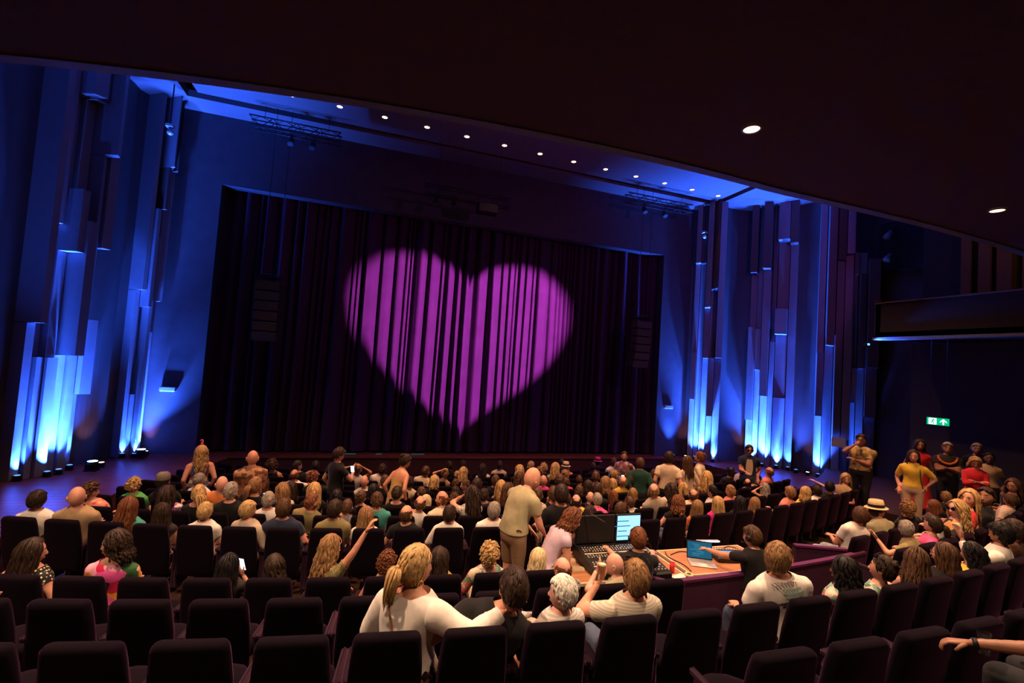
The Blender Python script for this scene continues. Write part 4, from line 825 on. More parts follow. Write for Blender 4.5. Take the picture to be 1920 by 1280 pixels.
# row | angle along the row x 1e4 | head height offset cm | head turn to the right, degrees | hair | top | extra | key
PPL = """M|-353|-1|9|sD|black||842
M|-114|2|12|sD|black||868
M|559|0|20|sD|cream||938
M|1182|-3|38|oY|black||997
M|1857|0|35|sD|black||1056
M|2754|-5|45|sD|black|magenta hat|1123
L|-2384|-3|-19|uD|black||588
L|-296|-20|10|uY|black||856
L|105|0|16|wD|white||905
L|1174|-2|29|cY|black||1021
L|1610|-4|35|lY|orange|straw hat|1063
L|2202|-6|41|sD|black||1115
L|2683|3|46|sB|white||1153
K|-2791|1|-25|fB|black||505
K|-2465|3|49|sD|black||554
K|-1697|1|-10|sL|white|hands on head|668
K|-1379|3|-5|sD|white||715
K|-807|0|43|sB|cream||797
K|-548|-5|7|uL|tan||833
K|-294|-1|11|lY|black||868
K|536|3|23|lY|black||975
K|858|-4|27|cL|tan||1013
K|1115|7|30|lY|beige||1042
J|-2330|-8|0|hR|white||547
J|-761|-20|4|oP|black||806
J|-464|-20|9|sB|white||853
J|1011|-3|31|uL|black||1060
J|1245|-18|34|sB|black||1088
J|1839|-10|42|cY|white||1154
J|2156|0|-15|b-|tan||1186
I|-1988|-2|24|cR|black||583
I|-1478|-6|-8|b-|white||680
I|-1271|-4|-4|sB|black||719
I|-1016|-6|0|sD|cream||766
I|-757|-3|25|oY|black||813
I|-419|-11|-70|sB|black||872
I|-84|-2|16|sB|black||929
I|191|4|21|lB|white floral|headband|974
I|492|-4|45|b-|magenta||1020
I|805|-10|30|sB|red||1065
I|1197|0|36|uB|white||1119
I|1458|-20|-1|wY|black||1151
I|1641|1|42|sB|black||1174
I|2143|-3|48|sB|black||1229
I|2589|-3|53|sB|black||1272
H|-2849|-5|13|sG|white||367
H|-2302|-5|-3|lB|dark||487
H|-2054|-11|-19|wD|black||541
H|-1338|-11|-6|wK|black||697
H|-904|-15|-38|sB|black||788
H|-583|-14|8|sD|black||853
H|-382|1|12|wD|black||894
H|-141|-3|17|wY|grey||939
H|485|7|27|uB|white floral||1050
H|724|-16|31|lB|black||1088
H|823|-7|33|oD|black||1104
H|1041|-1|36|lL|tan||1137
H|1271|-2|40|hL|yellow||1170
H|1370|6|1|sB|tan||1184
H|3151|-5|32|sD|black|black cap|1372
H|3466|-2|-145|sB|white||1395
H|3941|-20|19|b-|black||1423
G|-3095|-7|1|cY|green||244
G|-2878|2|-25|sD|black|flat cap|299
G|-2438|3|-28|b-|orange||410
G|-2191|4|17|pL|black||473
G|-1984|-3|-39|lL|cream||525
G|-1750|-1|-25|lY|black||584
G|-1581|-11|-11|lK|black||626
G|-1392|-12|22|uB|black||673
G|-1116|-4|-2|uD|black||741
G|-880|-19|13|lP|cream||796
G|-646|-15|8|cB|white floral||850
G|-398|-7|13|sD|navy||907
G|-190|2|47|lB|tan||952
G|372|-17|28|sB|black||1064
G|610|-18|32|b-|black||1108
G|684|-2|33|oD|black||1122
G|855|-16|-4|lR|pink||1151
G|1082|-14|40|wL|black||1188
G|1310|-20|23|hB|cream||1224
G|1734|-11|9|wY|white||1284
G|2081|9|53|lY|tan||1328
G|2825|-20|62|hD|grey||1404
G|3320|1|17|hR|coral||1445
F|-3081|-5|18|cB|coral floral||161
F|-2586|-3|-13|lD|purple floral|sunglasses on head|306
F|-2385|0|-30|pY|black||366
F|-2186|6|-1|sG|black||426
F|-1943|-5|-21|sG|white||497
F|-1661|-6|41|sR|olive|beard|580
F|-1429|-13|-9|sB|grey||647
F|-1236|-2|-20|sB|teal||703
F|-937|-7|2|hB|white||786
F|-790|1|-65|hR|cream|beard|826
F|-571|8|-50|lD|white floral||884
F|-71|5|21|sB|cream stripe||1007
F|62|6|24|sB|black||1038
F|259|-8|28|hD|yellow||1081
F|451|-6|2|sG|pink||1122
F|752|-17|-13|sB|pale teal|beard,sunglasses on head|1182
F|992|5|41|hL|beige||1228
F|1184|4|5|wD|white||1261
F|1440|-10|48|hB|cream||1302
F|1684|-5|2|sK|white||1339
F|1926|-8|-5|sL|coral||1372
F|2487|-20|42|wG|grey floral|hand on head|1438
E|-3055|-4|-35|sD|white||59
E|-2835|3|-41|b-|tan||136
E|-2556|-6|-16|lR|teal||232
E|-2375|-11|-33|lD|dark||295
E|-2147|-8|-13|sY|white||376
E|-1917|-4|38|sY|beige||458
E|-1724|-1|-18|sB|navy||526
E|-1441|-1|-1|sD|olive||623
E|-1261|-9|-6|lL|white||682
E|-1028|-7|35|hB|black|beard|759
E|-769|-7|27|sD|white||841
E|-492|-3|14|sG|white||925
E|-40|20|25|sD|black||1053
E|177|-11|29|lD|navy||1107
E|412|-8|64|sB|beige||1164
E|908|-3|54|oR|black||1273
E|1097|-12|47|lL|orange||1310
E|1309|-9|50|lY|magenta||1349
E|1553|-12|54|lK|black||1390
E|1735|-18|56|lL|white||1418
E|2217|-5|12|sL|coral||1484
E|2470|-10|65|oY|yellow||1513
E|2684|-11|37|sD|white||1535
E|2933|-8|70|sK|black||1558
E|3316|2|-117|lY|tan||1588
E|3627|-6|-74|oY|white floral||1608
D|-2640|4|27|sY|red||5
D|-2375|-7|39|lD|polka||48
D|-2089|3|-94|oD|pink||207
D|-1686|-16|-12|lK|dark||420
D|-1520|-16|-17|wD|tan||507
D|-1323|2|50|wL|olive||610
D|-1094|-15|18|cR|tan||720
D|-883|-11|45|lD|mustard||820
D|-669|-8|18|cY|floral||916
D|-452|-15|20|lP|white||1007
D|1700|2|70|sB|white||1615
D|1958|6|128|sD|khaki|striped hat|1655
D|2351|-3|72|cL|black||1705
D|2881|-12|-3|lR|brown||1755
D|3234|-5|60|sL|black||1779
C|-454|-12|-16|hR|grey floral||1065
C|-251|-15|-49|b-|khaki||1162
C|1464|-5|48|sG|olive||1709
C|1704|-7|-10|pD|pink||1752
C|2009|7|-66|wY|floral|sunglasses|1798
C|2234|19|-84|lY|red||1826
C|2478|15|-82|sD|black||1851
C|3132|-10|33|sB|cream stripe||1896
C|3337|13|-75|wB|black||1905
C|3841|-17|88|b-|black||1917
B|-1005|13|61|pY|white||770
B|-755|-10|35|sD|black||957
B|-621|-9|-28|sW|white stripe||1052
B|-410|-2|12|sL|beige stripe||1192
B|72|5|59|sL|white||1459
B|358|-11|-24|wK|floral||1585
B|544|-14|-15|uD|floral||1657
B|731|-11|75|lB|lime||1734
B|903|-10|-14|lB|black|glasses|1765
B|1103|-15|-10|wK|yellow||1827
B|1333|0|13|sK|white||1880
B|1459|0|4|sD|brown||1905"""
OVR = {   # keyed poses: body() keywords and looks
 770: dict(hsz=1.16, loose=.022, build=1.08, twist=-34, lean=2, armR=((.56, .24, .42), (.2, -.5, -.9)), armL='rest', sleeve='long', skin='b', top='white', name='bending right with outstretched arm'),
 957: dict(scale=1.06, pel=.43, hsz=1.14, loose=.006, lean=-8, side=22, twist=-8, armL=((.36, .16, .06), (.6, -.7, -.3)), armR='rest', build=1.16, skin='b', head=(12, 14, 10)),
 1052: dict(head=(48, 2, 0), hsz=1.16, build=1.06, twist=18, skin='e'), 1192: dict(hsz=1.18, loose=.01, armL='drink', build=1.08, twist=6, skin='a', sleeve='short'), 1162: dict(hsz=1.15, lean=10, twist=30, armL='mouth', build=1.05, skin='e'), 1065: dict(hsz=1.15, lean=4, side=-10, twist=28, armL=((.56, .24, .34), (.2, -.5, -.9)), sleeve='long', skin='e'),
 1007: dict(sleeve='short', skin='a', side=-4), 916: dict(sleeve='elbow', skin='b', armL='rest'), 820: dict(skin='b'), 720: dict(sleeve='none', armL='rest', skin='b'), 610: dict(armR=((.42, .12, .90), (.7, -.3, -.3)), twist=-38, lean=6, side=-4, top='glitter', skin='b', sleeve='short'),
 507: dict(sleeve='none', skin='b'), 420: dict(skin='c', armR='phone'), 207: dict(top='pink blocks', sleeve='elbow', build=.98, twist=10, skin='a', armL='lap', armR='lap'), 48: dict(top='polka', twist=-20, skin='b'), 5: dict(skin='b'),
 1459: dict(build=1.12, loose=.004, skin='b', armR='lap', armL='rest'), 1585: dict(skin='d', twist=12, armL='lap'), 1657: dict(skin='b', sleeve='short', twist=14), 1734: dict(sleeve='none', skin='b'), 1765: dict(skin='a', twist=10), 1827: dict(skin='c', twist=12), 1880: dict(skin='c', armL='gest', twist=14, sleeve='long'), 1905: dict(skin='c'),
 1709: dict(armL='gest', lean=8, twist=8, build=1.06, skin='b'), 1752: dict(skin='a', twist=25), 1798: dict(top='dark floral', skin='e'), 1826: dict(skin='a'), 1851: dict(skin='c'), 1896: dict(skin='b', build=1.08), 1615: dict(skin='b', legm='PALEJ', armL='lap'), 1655: dict(sleeve='long', twist=-30, armR='mouth', lean=10, skin='b'), 1705: dict(skin='b'), 1755: dict(skin='a'),
 668: dict(armL='head', armR='head', skin='b'), 1438: dict(armL='earth', lean=10), 1182: dict(side=-12, lean=10, twist=14, sleeve='long'), 1588: dict(armR='reach', skin='e'), 1395: dict(sleeve='short'), 583: dict(armR='gest'), 547: dict(armR='gest', build=1.05), 884: dict(armL='mouth'), 833: dict(armL='head', sleeve='none'), 1122: dict(build=1.1, lean=6),
 703: dict(build=1.05), 136: dict(build=1.08, armL='lap', armR='lap'), 525: {}, 526: dict(build=1.1), 580: dict(build=1.12, sleeve='short'), 458: dict(build=1.08, twist=-22, sleeve='long'), 841: dict(sleeve='long'), 925: dict(build=1.12), 826: dict(build=1.12, lean=4), 1064: dict(sleeve='long'), 1081: dict(build=1.08, sleeve='long'), 907: dict(build=1.06), 759: dict(build=1.04), 505: dict(sleeve='none'), 588: dict(sleeve='none', armL='back', armR='back')}
rows_ = {}
for ln in PPL.split('\n'):
    q = ln.split('|'); rows_.setdefault(q[0], []).append(q)
PERS = {}
for k in 'MLKJIHGFEDCB':
    for j, q in enumerate(sorted(rows_.get(k, []), key=lambda t: int(t[1]))):
        a, dz, hy, hs, top, ex, key = int(q[1]) / 1e4, int(q[2]) / 100, int(q[3]), q[4], q[5], q[6], int(q[7])
        r = ROWS[k]; lod = 1 if k in 'BCD' else 2 if k == 'E' else 0; pr = random.Random(key * 7 + 1); ov = dict(OVR.get(key, {}))
        sa = min(SEATS[k], key=lambda t: abs(t - a)) if k in SEATS else a
        off = (a - sa) * r; pa = sa + max(-.11, min(.11, off)) / r if abs(off) < .45 else a; rest = (a - pa) * r
        fem = hs[0] in FEM; hyq = hy if lod else 20 * round(hy / 20)
        if abs(hy) > 100: tw = -math.copysign(62, hy); hd = -math.copysign(min(abs(hy), 138), hy)
        else: tw = -max(-30, min(30, hyq * .3)); hd = -hyq
        sd = math.degrees(math.asin(max(-.2, min(.2, rest / .66)))); sd = sd if lod else 6 * round(sd / 6)
        if lod: kw = dict(lean=pr.choice([-13, -11, -8]), side=sd, twist=tw, head=(hd, pr.choice([-4, 2, 8]), pr.choice([-4, 0, 4])), armL=pr.choice(['lap', 'rest']), armR=pr.choice(['lap', 'lap', 'rest']), fem=fem, lod=lod, sleeve=pr.choice(['cap', 'short']) if fem else 'short', build=pr.choice([.92, .97] if fem else [.99, 1.04]), seed=key % 5, neckline=.50 if fem else .53)
        else: kw = dict(lean=pr.choice([-12, -8]), side=sd, twist=tw, head=(hd, 4, 0), fem=fem, lod=0, sleeve='cap' if fem else 'short', build=.94 if fem else 1.02, neckline=.50 if fem else .53)
        skin = ov.pop('skin', pr.choice('aabbe')); top = ov.pop('top', top); legm = ov.pop('legm', None); legm = globals()[legm] if legm else pr.choice([JEANS, DARKP, BEIGEP, DARKP]); ov.pop('name', None); fsc = ov.pop('scale', None)
        if 'head' in ov: pass
        kw.update(ov); B = body(**kw)
        hl = B['head'].translation; tx_, ty_, _ = pol(r - .17, a); tz_ = zf(r) + 1.18 + dz - ZO; td = math.hypot(tx_, ty_); az_t = math.atan2(tx_, ty_)
        sc = 1.0; ah = a
        for _ in range(4):                               # put the head on its line of sight while the body stays in its seat
            rh = r - .30 - hl.y * sc
            for _ in range(6):
                hx_, hy_, _ = pol(rh, ah); ah -= (math.atan2(hx_, hy_) - az_t) * td / rh * .8
            hx_, hy_, _ = pol(rh, ah); sc = max(.84, min(1.16, (tz_ * math.hypot(hx_, hy_) / td + ZO - zf(r)) / hl.z))
        if fsc: sc = fsc
        sh_ = ah * rh - hl.x * sc
        sh_ = max(sa * r - (.32 if fsc else .22), min(sa * r + .22, sh_)) if (k in SEATS and abs(off) < .45) else sh_
        pa = sh_ / r; loc = pol(r - .30, pa, zf(r)); pa_r = sa if k in SEATS and abs(off) < .45 else pa
        tx = top.replace('pink blocks', 'pink and orange patterned').replace('floral', 'floral').replace('polka', 'polka-dot')
        lab = 'person, %s, %s top, %s from left, %s' % (hairtxt(hs), tx.replace(' and orange patterned', ' patterned'), ordn(j), ROWTXT[k].replace(' the ', ' '))
        if len(lab.split()) > 16: lab = lab.replace(' straight', '').replace(' wavy', '')
        if ex in ('straw hat', 'magenta hat', 'striped hat', 'black cap', 'flat cap'): lab = 'person wearing %s, %s top, %s from left, %s' % (ex, tx, ordn(j), ROWTXT[k].replace(' the ', ' '))
        o = person(loc, pa_r, B, lab, hs, top, skin, legm, lod, key % 3, 'seated audience', sc, topname='dress' if top == 'polka' else 'shirt' if not fem else 'top')
        PERS[key] = (o, B)
        if 'beard' in ex: beard(o, B, hs[1])
        if 'sunglasses on head' in ex: glasses(o, B, True, True)
        elif 'sunglasses' in ex: glasses(o, B, True)
        elif ex == 'glasses': glasses(o, B, False)
        if ex == 'straw hat': hat(o, B, 'brim', mat('straw', (.55, .42, .24), .8, var=.2, scale=80), mat('straw_band', (.05, .03, .02), .8))
        if ex == 'striped hat': hat(o, B, 'brim', MATS.get('straw') or mat('straw', (.55, .42, .24), .8), M_PLAST)
        if ex == 'magenta hat': hat(o, B, 'brim', mat('magenta_felt', (.45, .03, .18), .8))
        if ex == 'black cap': hat(o, B, 'cap', M_PLAST)
        if ex == 'flat cap': hat(o, B, 'cap', mat('grey_tweed', (.16, .14, .12), .9, var=.3, scale=90))
        if ex == 'headband': headband(o, B, topmat('cream'), .008)
# further looks
for key in (1192, ):
    o, B = PERS[key]; glasses(o, B, True, True)
o, B = PERS[207]; headband(o, B, M_PLAST, .004)
o, B = PERS[1657]; glasses(o, B, True, True)
o, B = PERS[1709]; glasses(o, B, False)
o, B = PERS[1655]; glasses(o, B, False)
def strap(o, B, pts, m, name='bag_strap', r=.007):
    mb = MB(); mb.tube([tuple(B['p0'] + B['Rt'] @ V(*p)) for p in pts], r, 6); return mb.obj(name, m, o, True)
o, B = PERS[770]; strap(o, B, [(-.085, .10, .49), (-.088, -.05, .535), (-.07, -.150, .44), (.0, -.172, .28), (.08, -.168, .12), (.15, -.14, .0)], mat('tan_leather', (.22, .08, .04), .5)); mb = MB()
for s in (-1, 1): mb.tube([(s * .088, -.006 + .018 * math.cos(t), -.058 + .018 * math.sin(t)) for t in [2 * math.pi * i / 10 for i in range(11)]], .003, 5)
worn(o, B, mb, 'earrings', M_GOLD)
o, B = PERS[1734]; strap(o, B, [(.09, .075, .44), (.09, .0, .475), (.085, -.10, .40), (.06, -.12, .25)], M_PLAST)
o, B = PERS[1585]; mb = MB(); mb.tube([(-.086, -.006 + .016 * math.cos(t), -.06 + .016 * math.sin(t)) for t in [2 * math.pi * i / 10 for i in range(11)]], .003, 5); worn(o, B, mb, 'earring', M_GOLD)
# printed T-shirt back: teal panel and two palm fronds, laid on the cloth
def on_back(B, o, x, z, lift=.006):
    z = z + .235
    me = B['top']; c = B['p0'] + B['Rt'] @ V(x, 0, z); c = Vector(c); d = Vector(B['Rt'] @ V(0, -1, 0)); from_ = c + d * .5
    from mathutils.bvhtree import BVHTree
    if 'bvh' not in B: B['bvh'] = BVHTree.FromPolygons([v_.co[:] for v_ in me.vertices], [tuple(p.vertices) for p in me.polygons])
    h = B['bvh'].ray_cast(from_, -d); p = h[0] if h[0] is not None else c + d * .12; return p + d * lift
o, B = PERS[1459]
def decal(name, m, quads):
    mb = MB()
    for q in quads: mb.add([tuple(on_back(B, o, x, z)) for x, z in q], [(0, 1, 2, 3)])
    mb.obj(name, m, o)
decal('print_panel', mat('print_teal', (.42, .56, .48), .85), [[(-.02 + .016 * i, .20), (-.004 + .016 * i, .20), (-.004 + .016 * i, .235), (-.02 + .016 * i, .235)] for i in range(10)] + [[(-.0 + .016 * i, .165), (.016 + .016 * i, .165), (.016 + .016 * i, .20), (.0 + .016 * i, .20)] for i in range(10)] + [[(.015 + .018 * i, -.02), (.033 + .018 * i, -.02), (.033 + .018 * i, .06), (.015 + .018 * i, .06)] for i in range(4)])
fq = []
for ang in (165, 150, 38, 25, 200, -20, 80, 260, 285):
    L = .13 if ang in (165, 38) else .08; c0 = (.035, .125)
    for i in range(9):
        t0, t1 = i / 9, (i + 1) / 9; a_ = math.radians(ang); f = lambda t: (c0[0] + L * t * math.cos(a_), c0[1] + L * t * math.sin(a_) - .05 * t * t * (1 if ang < 170 else 0))
        p, q = f(t0), f(t1); w_ = .004 + .004 * (i % 2); fq.append([(p[0], p[1] - w_), (q[0], q[1] - w_), (q[0], q[1] + w_), (p[0], p[1] + w_)])
decal('print_palm', mat('print_black', (.02, .03, .025), .85), fq)
decal('print_arc', mat('print_pale', (.56, .54, .48), .85), [[(-.09 + .024 * i, .265 + .02 * math.sin(math.pi * i / 10)), (-.078 + .024 * i, .265 + .02 * math.sin(math.pi * i / 10)), (-.078 + .024 * i, .295 + .02 * math.sin(math.pi * i / 10)), (-.09 + .024 * i, .295 + .02 * math.sin(math.pi * i / 10))] for i in range(9)])

# ---------------------------------------------------------------- people on their feet
def standing(x, y, z, az, yaw, hc, label, hs, top, lod=2, **kw):
    skin = kw.pop('skin', 'b'); legm = kw.pop('legm', DARKP); tn = kw.pop('topname', 'shirt'); shoes = kw.pop('shoes', SHOE); fem = kw.setdefault('fem', hs[0] in FEM); kw.setdefault('build', .95 if fem else 1.04); kw.setdefault('armL', 'side'); kw.setdefault('armR', 'side')
    B = body(stand=True, lod=lod, **kw); rz = -math.radians(az + yaw)
    hl = B['head'].translation; sc = hc / hl.z; cs_, sn_ = math.cos(rz), math.sin(rz); x -= (hl.x * cs_ - hl.y * sn_) * sc; y -= (hl.x * sn_ + hl.y * cs_) * sc
    o = person((x, y, z + ZO), rz, B, label, hs, top, skin, legm, lod, int(abs(x) * 10) % 3, None, sc, shoes, tn); return o, B
ZF = lambda x, y: zf(math.hypot(x - XC, y - YC)) - ZO
standing(-1.84, 9.41, ZF(-1.84, 9.41), -11, 0, 1.66, 'standing bald person in brown floral shirt, seen from behind near the stage', 'b-', 'brown floral', build=1.12, armL='lap', armR='lap')
o, B = standing(-3.03, 10.72, ZF(-3.03, 10.72), -16, -5, 1.62, 'standing person with flamingo headband and bright floral sleeveless top, left', 'wY', 'bright floral', build=1.08, sleeve='none', fem=True, legm=DARKP, topname='top')
fb = headband(o, B, mat('flamingo_pink', (.75, .12, .25), .6)); mb = MB(); mb.tube([(.0, .012, .128), (.0, .012, .16), (.012, .012, .195), (.0, .012, .215), (-.022, .012, .205), (-.028, .012, .185)], [.022, .018, .010, .011, .012, .005], 8); mb.obj('flamingo', MATS['flamingo_pink'], fb, True)
o, B = standing(-0.40, 10.12, ZF(-.4, 10.12), -2, 62, 1.72, 'standing person in black T-shirt looking at a bright phone', 'sD', 'black', armR='phone', armL='side', head=(0, 22, 0), legm=DARKP)
phone((-0.10, 10.02, Z(-2.38)), (math.radians(20), 0, math.radians(-20)), 'glowing phone held by the standing person in black', st=4.0)
o, B = standing(.90, 9.5, ZF(.90, 9.5), 5, 42, 1.66, 'standing person in beige backless dress with pinned-up hair, bending right', 'uD', 'gold', sleeve='none', lean=18, head=(-18, 22, 0), legm=topmat('gold'), skirt=.62, neckline=.36, topname='dress'); strap(o, B, [(.07, .07, .46), (.07, -.03, .485), (.0, -.115, .36), (-.10, -.12, .18)], M_PLAST)
standing(6.34, 9.41, ZF(6.34, 9.41), 34, -6, 1.60, 'standing person in dark green hoodie, seen from behind', 'sB', 'hoodie', sleeve='long', build=1.12, lean=4)
standing(6.96, 9.17, ZF(6.96, 9.17), 37, 4, 1.74, 'standing person in plain cream T-shirt with short dark hair', 'sD', 'cream', build=1.08)
standing(7.58, 9.28, ZF(7.58, 9.28), 39, -35, 1.62, 'standing person with very long brown hair and cream sleeves', 'lB', 'cream', sleeve='long', armL='cross', legm=JEANS)
standing(8.2, 9.6, ZF(8.2, 9.6), 40, -75, 1.68, 'standing person with auburn pinned-up hair, cream T-shirt and patterned skirt', 'uR', 'cream', legm=topmat('skirt print'), skirt=.6)
o, B = standing(10.59, 10.41, ZF(10.59, 10.41), 45, 172, 1.74, 'standing person in open navy shirt over white T-shirt, facing the camera', 'sD', 'navy', armR='lap', build=1.1, legm=JEANS); glasses(o, B, True)
mb = MB(); fr_ = []
for i in range(9):
    z_ = .44 - i * .05; wd = .055 + .03 * math.sin(math.pi * i / 8); fr_.append([tuple(B['p0'] + B['Rt'] @ V(sx * wd, (.158 - .02 * abs(sx)) if z_ > .1 else .152, z_)) for sx in (-1, -.5, 0, .5, 1)])
mb.add([p for r_ in fr_ for p in r_], [(i * 5 + j, i * 5 + j + 1, i * 5 + j + 6, i * 5 + j + 5) for i in range(8) for j in range(4)]); mb.obj('undershirt', topmat('cream'), o, True)
standing(11.71, 8.12, -3.05, 55, -165, 1.76, 'standing person in yellowish floral shirt with a hand at the mouth', 'sD', 'tan floral', armR='mouth', armL='cross', build=1.22, skin='c')
o, B = standing(11.36, 6.79, -3.0, 59, 178, 1.60, 'standing person in yellow blouse and pale trousers, facing the camera', 'lD', 'yellow', sleeve='elbow', build=1.06, legm=WHITEP, armL='pocket', skin='b', topname='blouse'); strap(o, B, [(-.11, -.05, .46), (-.10, .05, .48), (-.115, .125, .36), (-.13, .13, .20), (-.16, .09, .02)], M_PLAST)
standing(13.1, 7.7, -3.0, 60, 170, 1.68, 'standing person in red dress behind the one in yellow', 'lD', 'red', sleeve='cap', legm=topmat('red'), skirt=.75, skin='c', topname='dress')
o, B = standing(13.5, 7.35, -3.0, 61, 175, 1.68, 'standing greying person in dark shirt with orange flower garland', 'sG', 'dark', armL='cross', armR='cross', build=1.08, skin='c')
g = MB()
for i in range(26): t_ = 2 * math.pi * i / 26; q = B['p0'] + B['Rt'] @ V(.155 * math.cos(t_), .06 + .11 * math.sin(t_), .455 - .13 * max(0, math.sin(t_))); g.ell(q, (.026, .026, .026), 7, 5)
g.obj('flower_garland', mat('marigold', (.60, .14, .02), .7, var=.3, scale=90), o, True)
o, B = standing(13.0, 6.57, -3.0, 63, 168, 1.52, 'standing person with blond hair and red shirt, looking down', 'oY', 'red', sleeve='long', armL='cross', armR='cross', head=(0, 26, 0), build=1.02, fem=True, legm=topmat('red'), skin='b')
standing(14.5, 7.3, -3.0, 63, 175, 1.68, 'dim standing greying person behind the one in red shirt', 'sG', 'black', skin='c')
standing(13.75, 6.7, -3.0, 64, 178, 1.58, 'dim standing person in tan top at the far right', 'uK', 'tan', sleeve='short', skin='d')
o, B = standing(2.30, 5.95, -3.28, 21, 50, 1.72, 'standing bald person in khaki T-shirt and shorts, leaning forward in the aisle', 'b-', 'khaki', lean=26, build=1.06, loose=.012, armR=((.16, .34, .12), (.6, -.6, -.2)), armL=((.10, .34, .10), (.6, -.6, -.2)), head=(-6, 16, 0), legs='shorts', legm=mat('cloth_brown_shorts', (.20, .125, .07), .85, var=.1), skin='a', shoes=SHOEW)
standing(7.15, 11.4, ZF(7.15, 11.4), 33, 178, 1.60, 'standing person in plaid shirt facing the camera near the stage', 'sD', 'plaid', lod=0, skin='c')
# bending person in lavender T-shirt beside the khaki one
B = body(pel=.66, lean=34, twist=8, head=(6, 20, 0), armR='down', armL='down', fem=True, lod=1, sleeve='cap', build=1.04, neckline=.51)
o = person((2.42, 5.52, Z(-3.27)), -math.radians(24 + 72), B, 'person in lavender T-shirt and khaki trousers bending down beside the mixing desk', 'oR', 'lavender', 'a', BEIGEP, 1, 1, None, 1.05); glasses(o, B, False, True)
# sound crew at the mixing position
B = body(pel=.55, lean=6, head=(-4, 10, 0), armL='reachf', armR='reachf', lod=1, build=1.04); o = person((3.32, 4.86, Z(-3.24)), -math.radians(22), B, 'sound operator in black with headset sitting at the large mixing desk', 'sR', 'black', 'a', DARKP, 1, 0); headset(o, B)
B = body(pel=.55, lean=6, twist=10, head=(24, 8, 0), armL='reachf', armR='rest', lod=1, build=1.04); o = person((4.98, 4.72, Z(-3.24)), -math.radians(8), B, 'lighting operator in black T-shirt with headset at the small console', 'sB', 'black', 'b', DARKP, 1, 2); headset(o, B)
# people whose hands alone reach into the picture
B = body(lean=-4, armL=((.50, .40, .20), (.6, -.3, -.8)), armR='lap', lod=1, sleeve='short', build=1.05, curl=35); o = person(pol(29.55, .0265, Z(-2.19)), .0265, B, 'dark-clad person beyond the lower right corner, only a forearm showing', 'sD', 'black', 'c', DARKP, 1, 0)
mb = MB(); w_, d_ = B['wrist'][-1]; M_ = Vector(d_).to_track_quat('Z', 'Y').to_matrix(); mb.loft([[tuple(Vector(w_) - Vector(d_) * .02 + M_ @ Vector((.034 * math.cos(t), .030 * math.sin(t), zz_))) for t in [2 * math.pi * i / 14 for i in range(14)]] for zz_ in (-.012, .012)]); wt = mb.obj('wristwatch', M_PLAST, o, True)
B = body(lean=-8, armR=((.40, .10, .40), (.5, -.6, -.6)), armL='lap', lod=1, build=1.0); person(pol(27.82, -.2085, zf(28.12)), -.2085, B, 'person beyond the left picture edge, only a resting hand showing', 'sB', 'dark', 'b', DARKP, 1, 1)
# ---------------------------------------------------------------- phones, drinks in hands
def hand_at(key, s, fwd=.09):
    o, B = PERS[key]; w_, d_ = B['wrist'][s]; bpy.context.view_layer.update(); return o.matrix_world @ Vector(w_ + d_ * fwd), (o.matrix_world.to_3x3() @ Vector(d_)).normalized()
p, d_ = hand_at(420, 1); phone(tuple(p + Vector((.02, 0, .06))), (math.radians(20), 0, math.radians(-30)), 'lit phone in the hand of the long-haired person behind the aisle', st=5.0)
phone((-1.52, 9.1, Z(-2.58)), (math.radians(70), 0, math.radians(10)), 'lit phone held up in the middle of the left seats', st=5.0)
phone((6.45, 10.3, Z(-2.70)), (math.radians(15), 0, math.radians(-35)), 'lit phone among the seats on the right', st=2.5)
M_BEER = mat('beer', (.55, .20, .03), .1, var=0, trans=.5); M_FOAM = mat('foam', (.85, .72, .5), .8, var=.1); M_CUP = mat('clear_cup', (.9, .9, .9), .05, var=0, trans=1.0, alpha=.35)
def cup(loc, label, beer=True, h=.13, r=.036):
    t = thing('beer_glass', label, 'glass', loc)
    n = 18; R_ = lambda rr_, z: [(rr_ * math.cos(2 * math.pi * k / n), rr_ * math.sin(2 * math.pi * k / n), z) for k in range(n)]
    mb = MB(); mb.loft([R_(r * .72, 0), R_(r, h), R_(r * .95, h), R_(r * .68, .006)], False); mb.add(R_(r * .72, 0), [tuple(range(n))]); mb.obj('cup', M_CUP, t, True)
    if beer:
        mb = MB(); mb.loft([R_(r * .66, .007), R_(r * .88, h * .82)]); mb.obj('beer', M_BEER, t, True); mb = MB(); mb.loft([R_(r * .88, h * .825), R_(r * .92, h * .93)]); mb.obj('foam', M_FOAM, t, True)
    return t
p, d_ = hand_at(1192, -1, .085); cup((p.x - .03, p.y - .02, p.z - .02), 'plastic glass of beer held by the person with sunglasses on the head')
cup((3.80, 1.86, Z(-1.60)), 'nearly empty clear plastic cup in the lower right corner', False)
# ================================================================ mixing position
M_PART = mat('plum_partition', (.045, .012, .035), .55, var=.12, scale=5); M_PCAP = mat('plum_partition_cap', (.10, .022, .075), .4, var=.1, scale=8)
M_DESK = wood('desk_veneer', (.30, .12, .05), (.48, .21, .09), 0, 2.0, .4); M_EDGE = mat('pale_edging', (.62, .45, .30), .5, var=.1)
def arcwall(name, label, r, a0, a1, z0, z1, th=.05, seg=10):
    t = thing(name, label, 'partition')
    mb = MB(); arcband(mb, [(r, z0), (r + th, z0), (r + th, z1), (r, z1)], a0, a1, seg); mb.obj('panel', M_PART, t)
    mb = MB(); arcband(mb, [(r - .012, z1), (r + th + .012, z1), (r + th + .012, z1 + .03), (r - .012, z1 + .03)], a0, a1, seg); mb.obj('cap_rail', M_PCAP, t); return t
arcwall('partition', 'long plum partition behind the mixing desks, curving right', 26.20, .0165, .162, Z(-3.32), Z(-2.50))
t = thing('partition', 'short plum partition closing the mixing position on the left', 'partition'); mb = MB(); p0_, p1_ = pol(26.2, .0165, 0), (3.36, 5.02, 0)
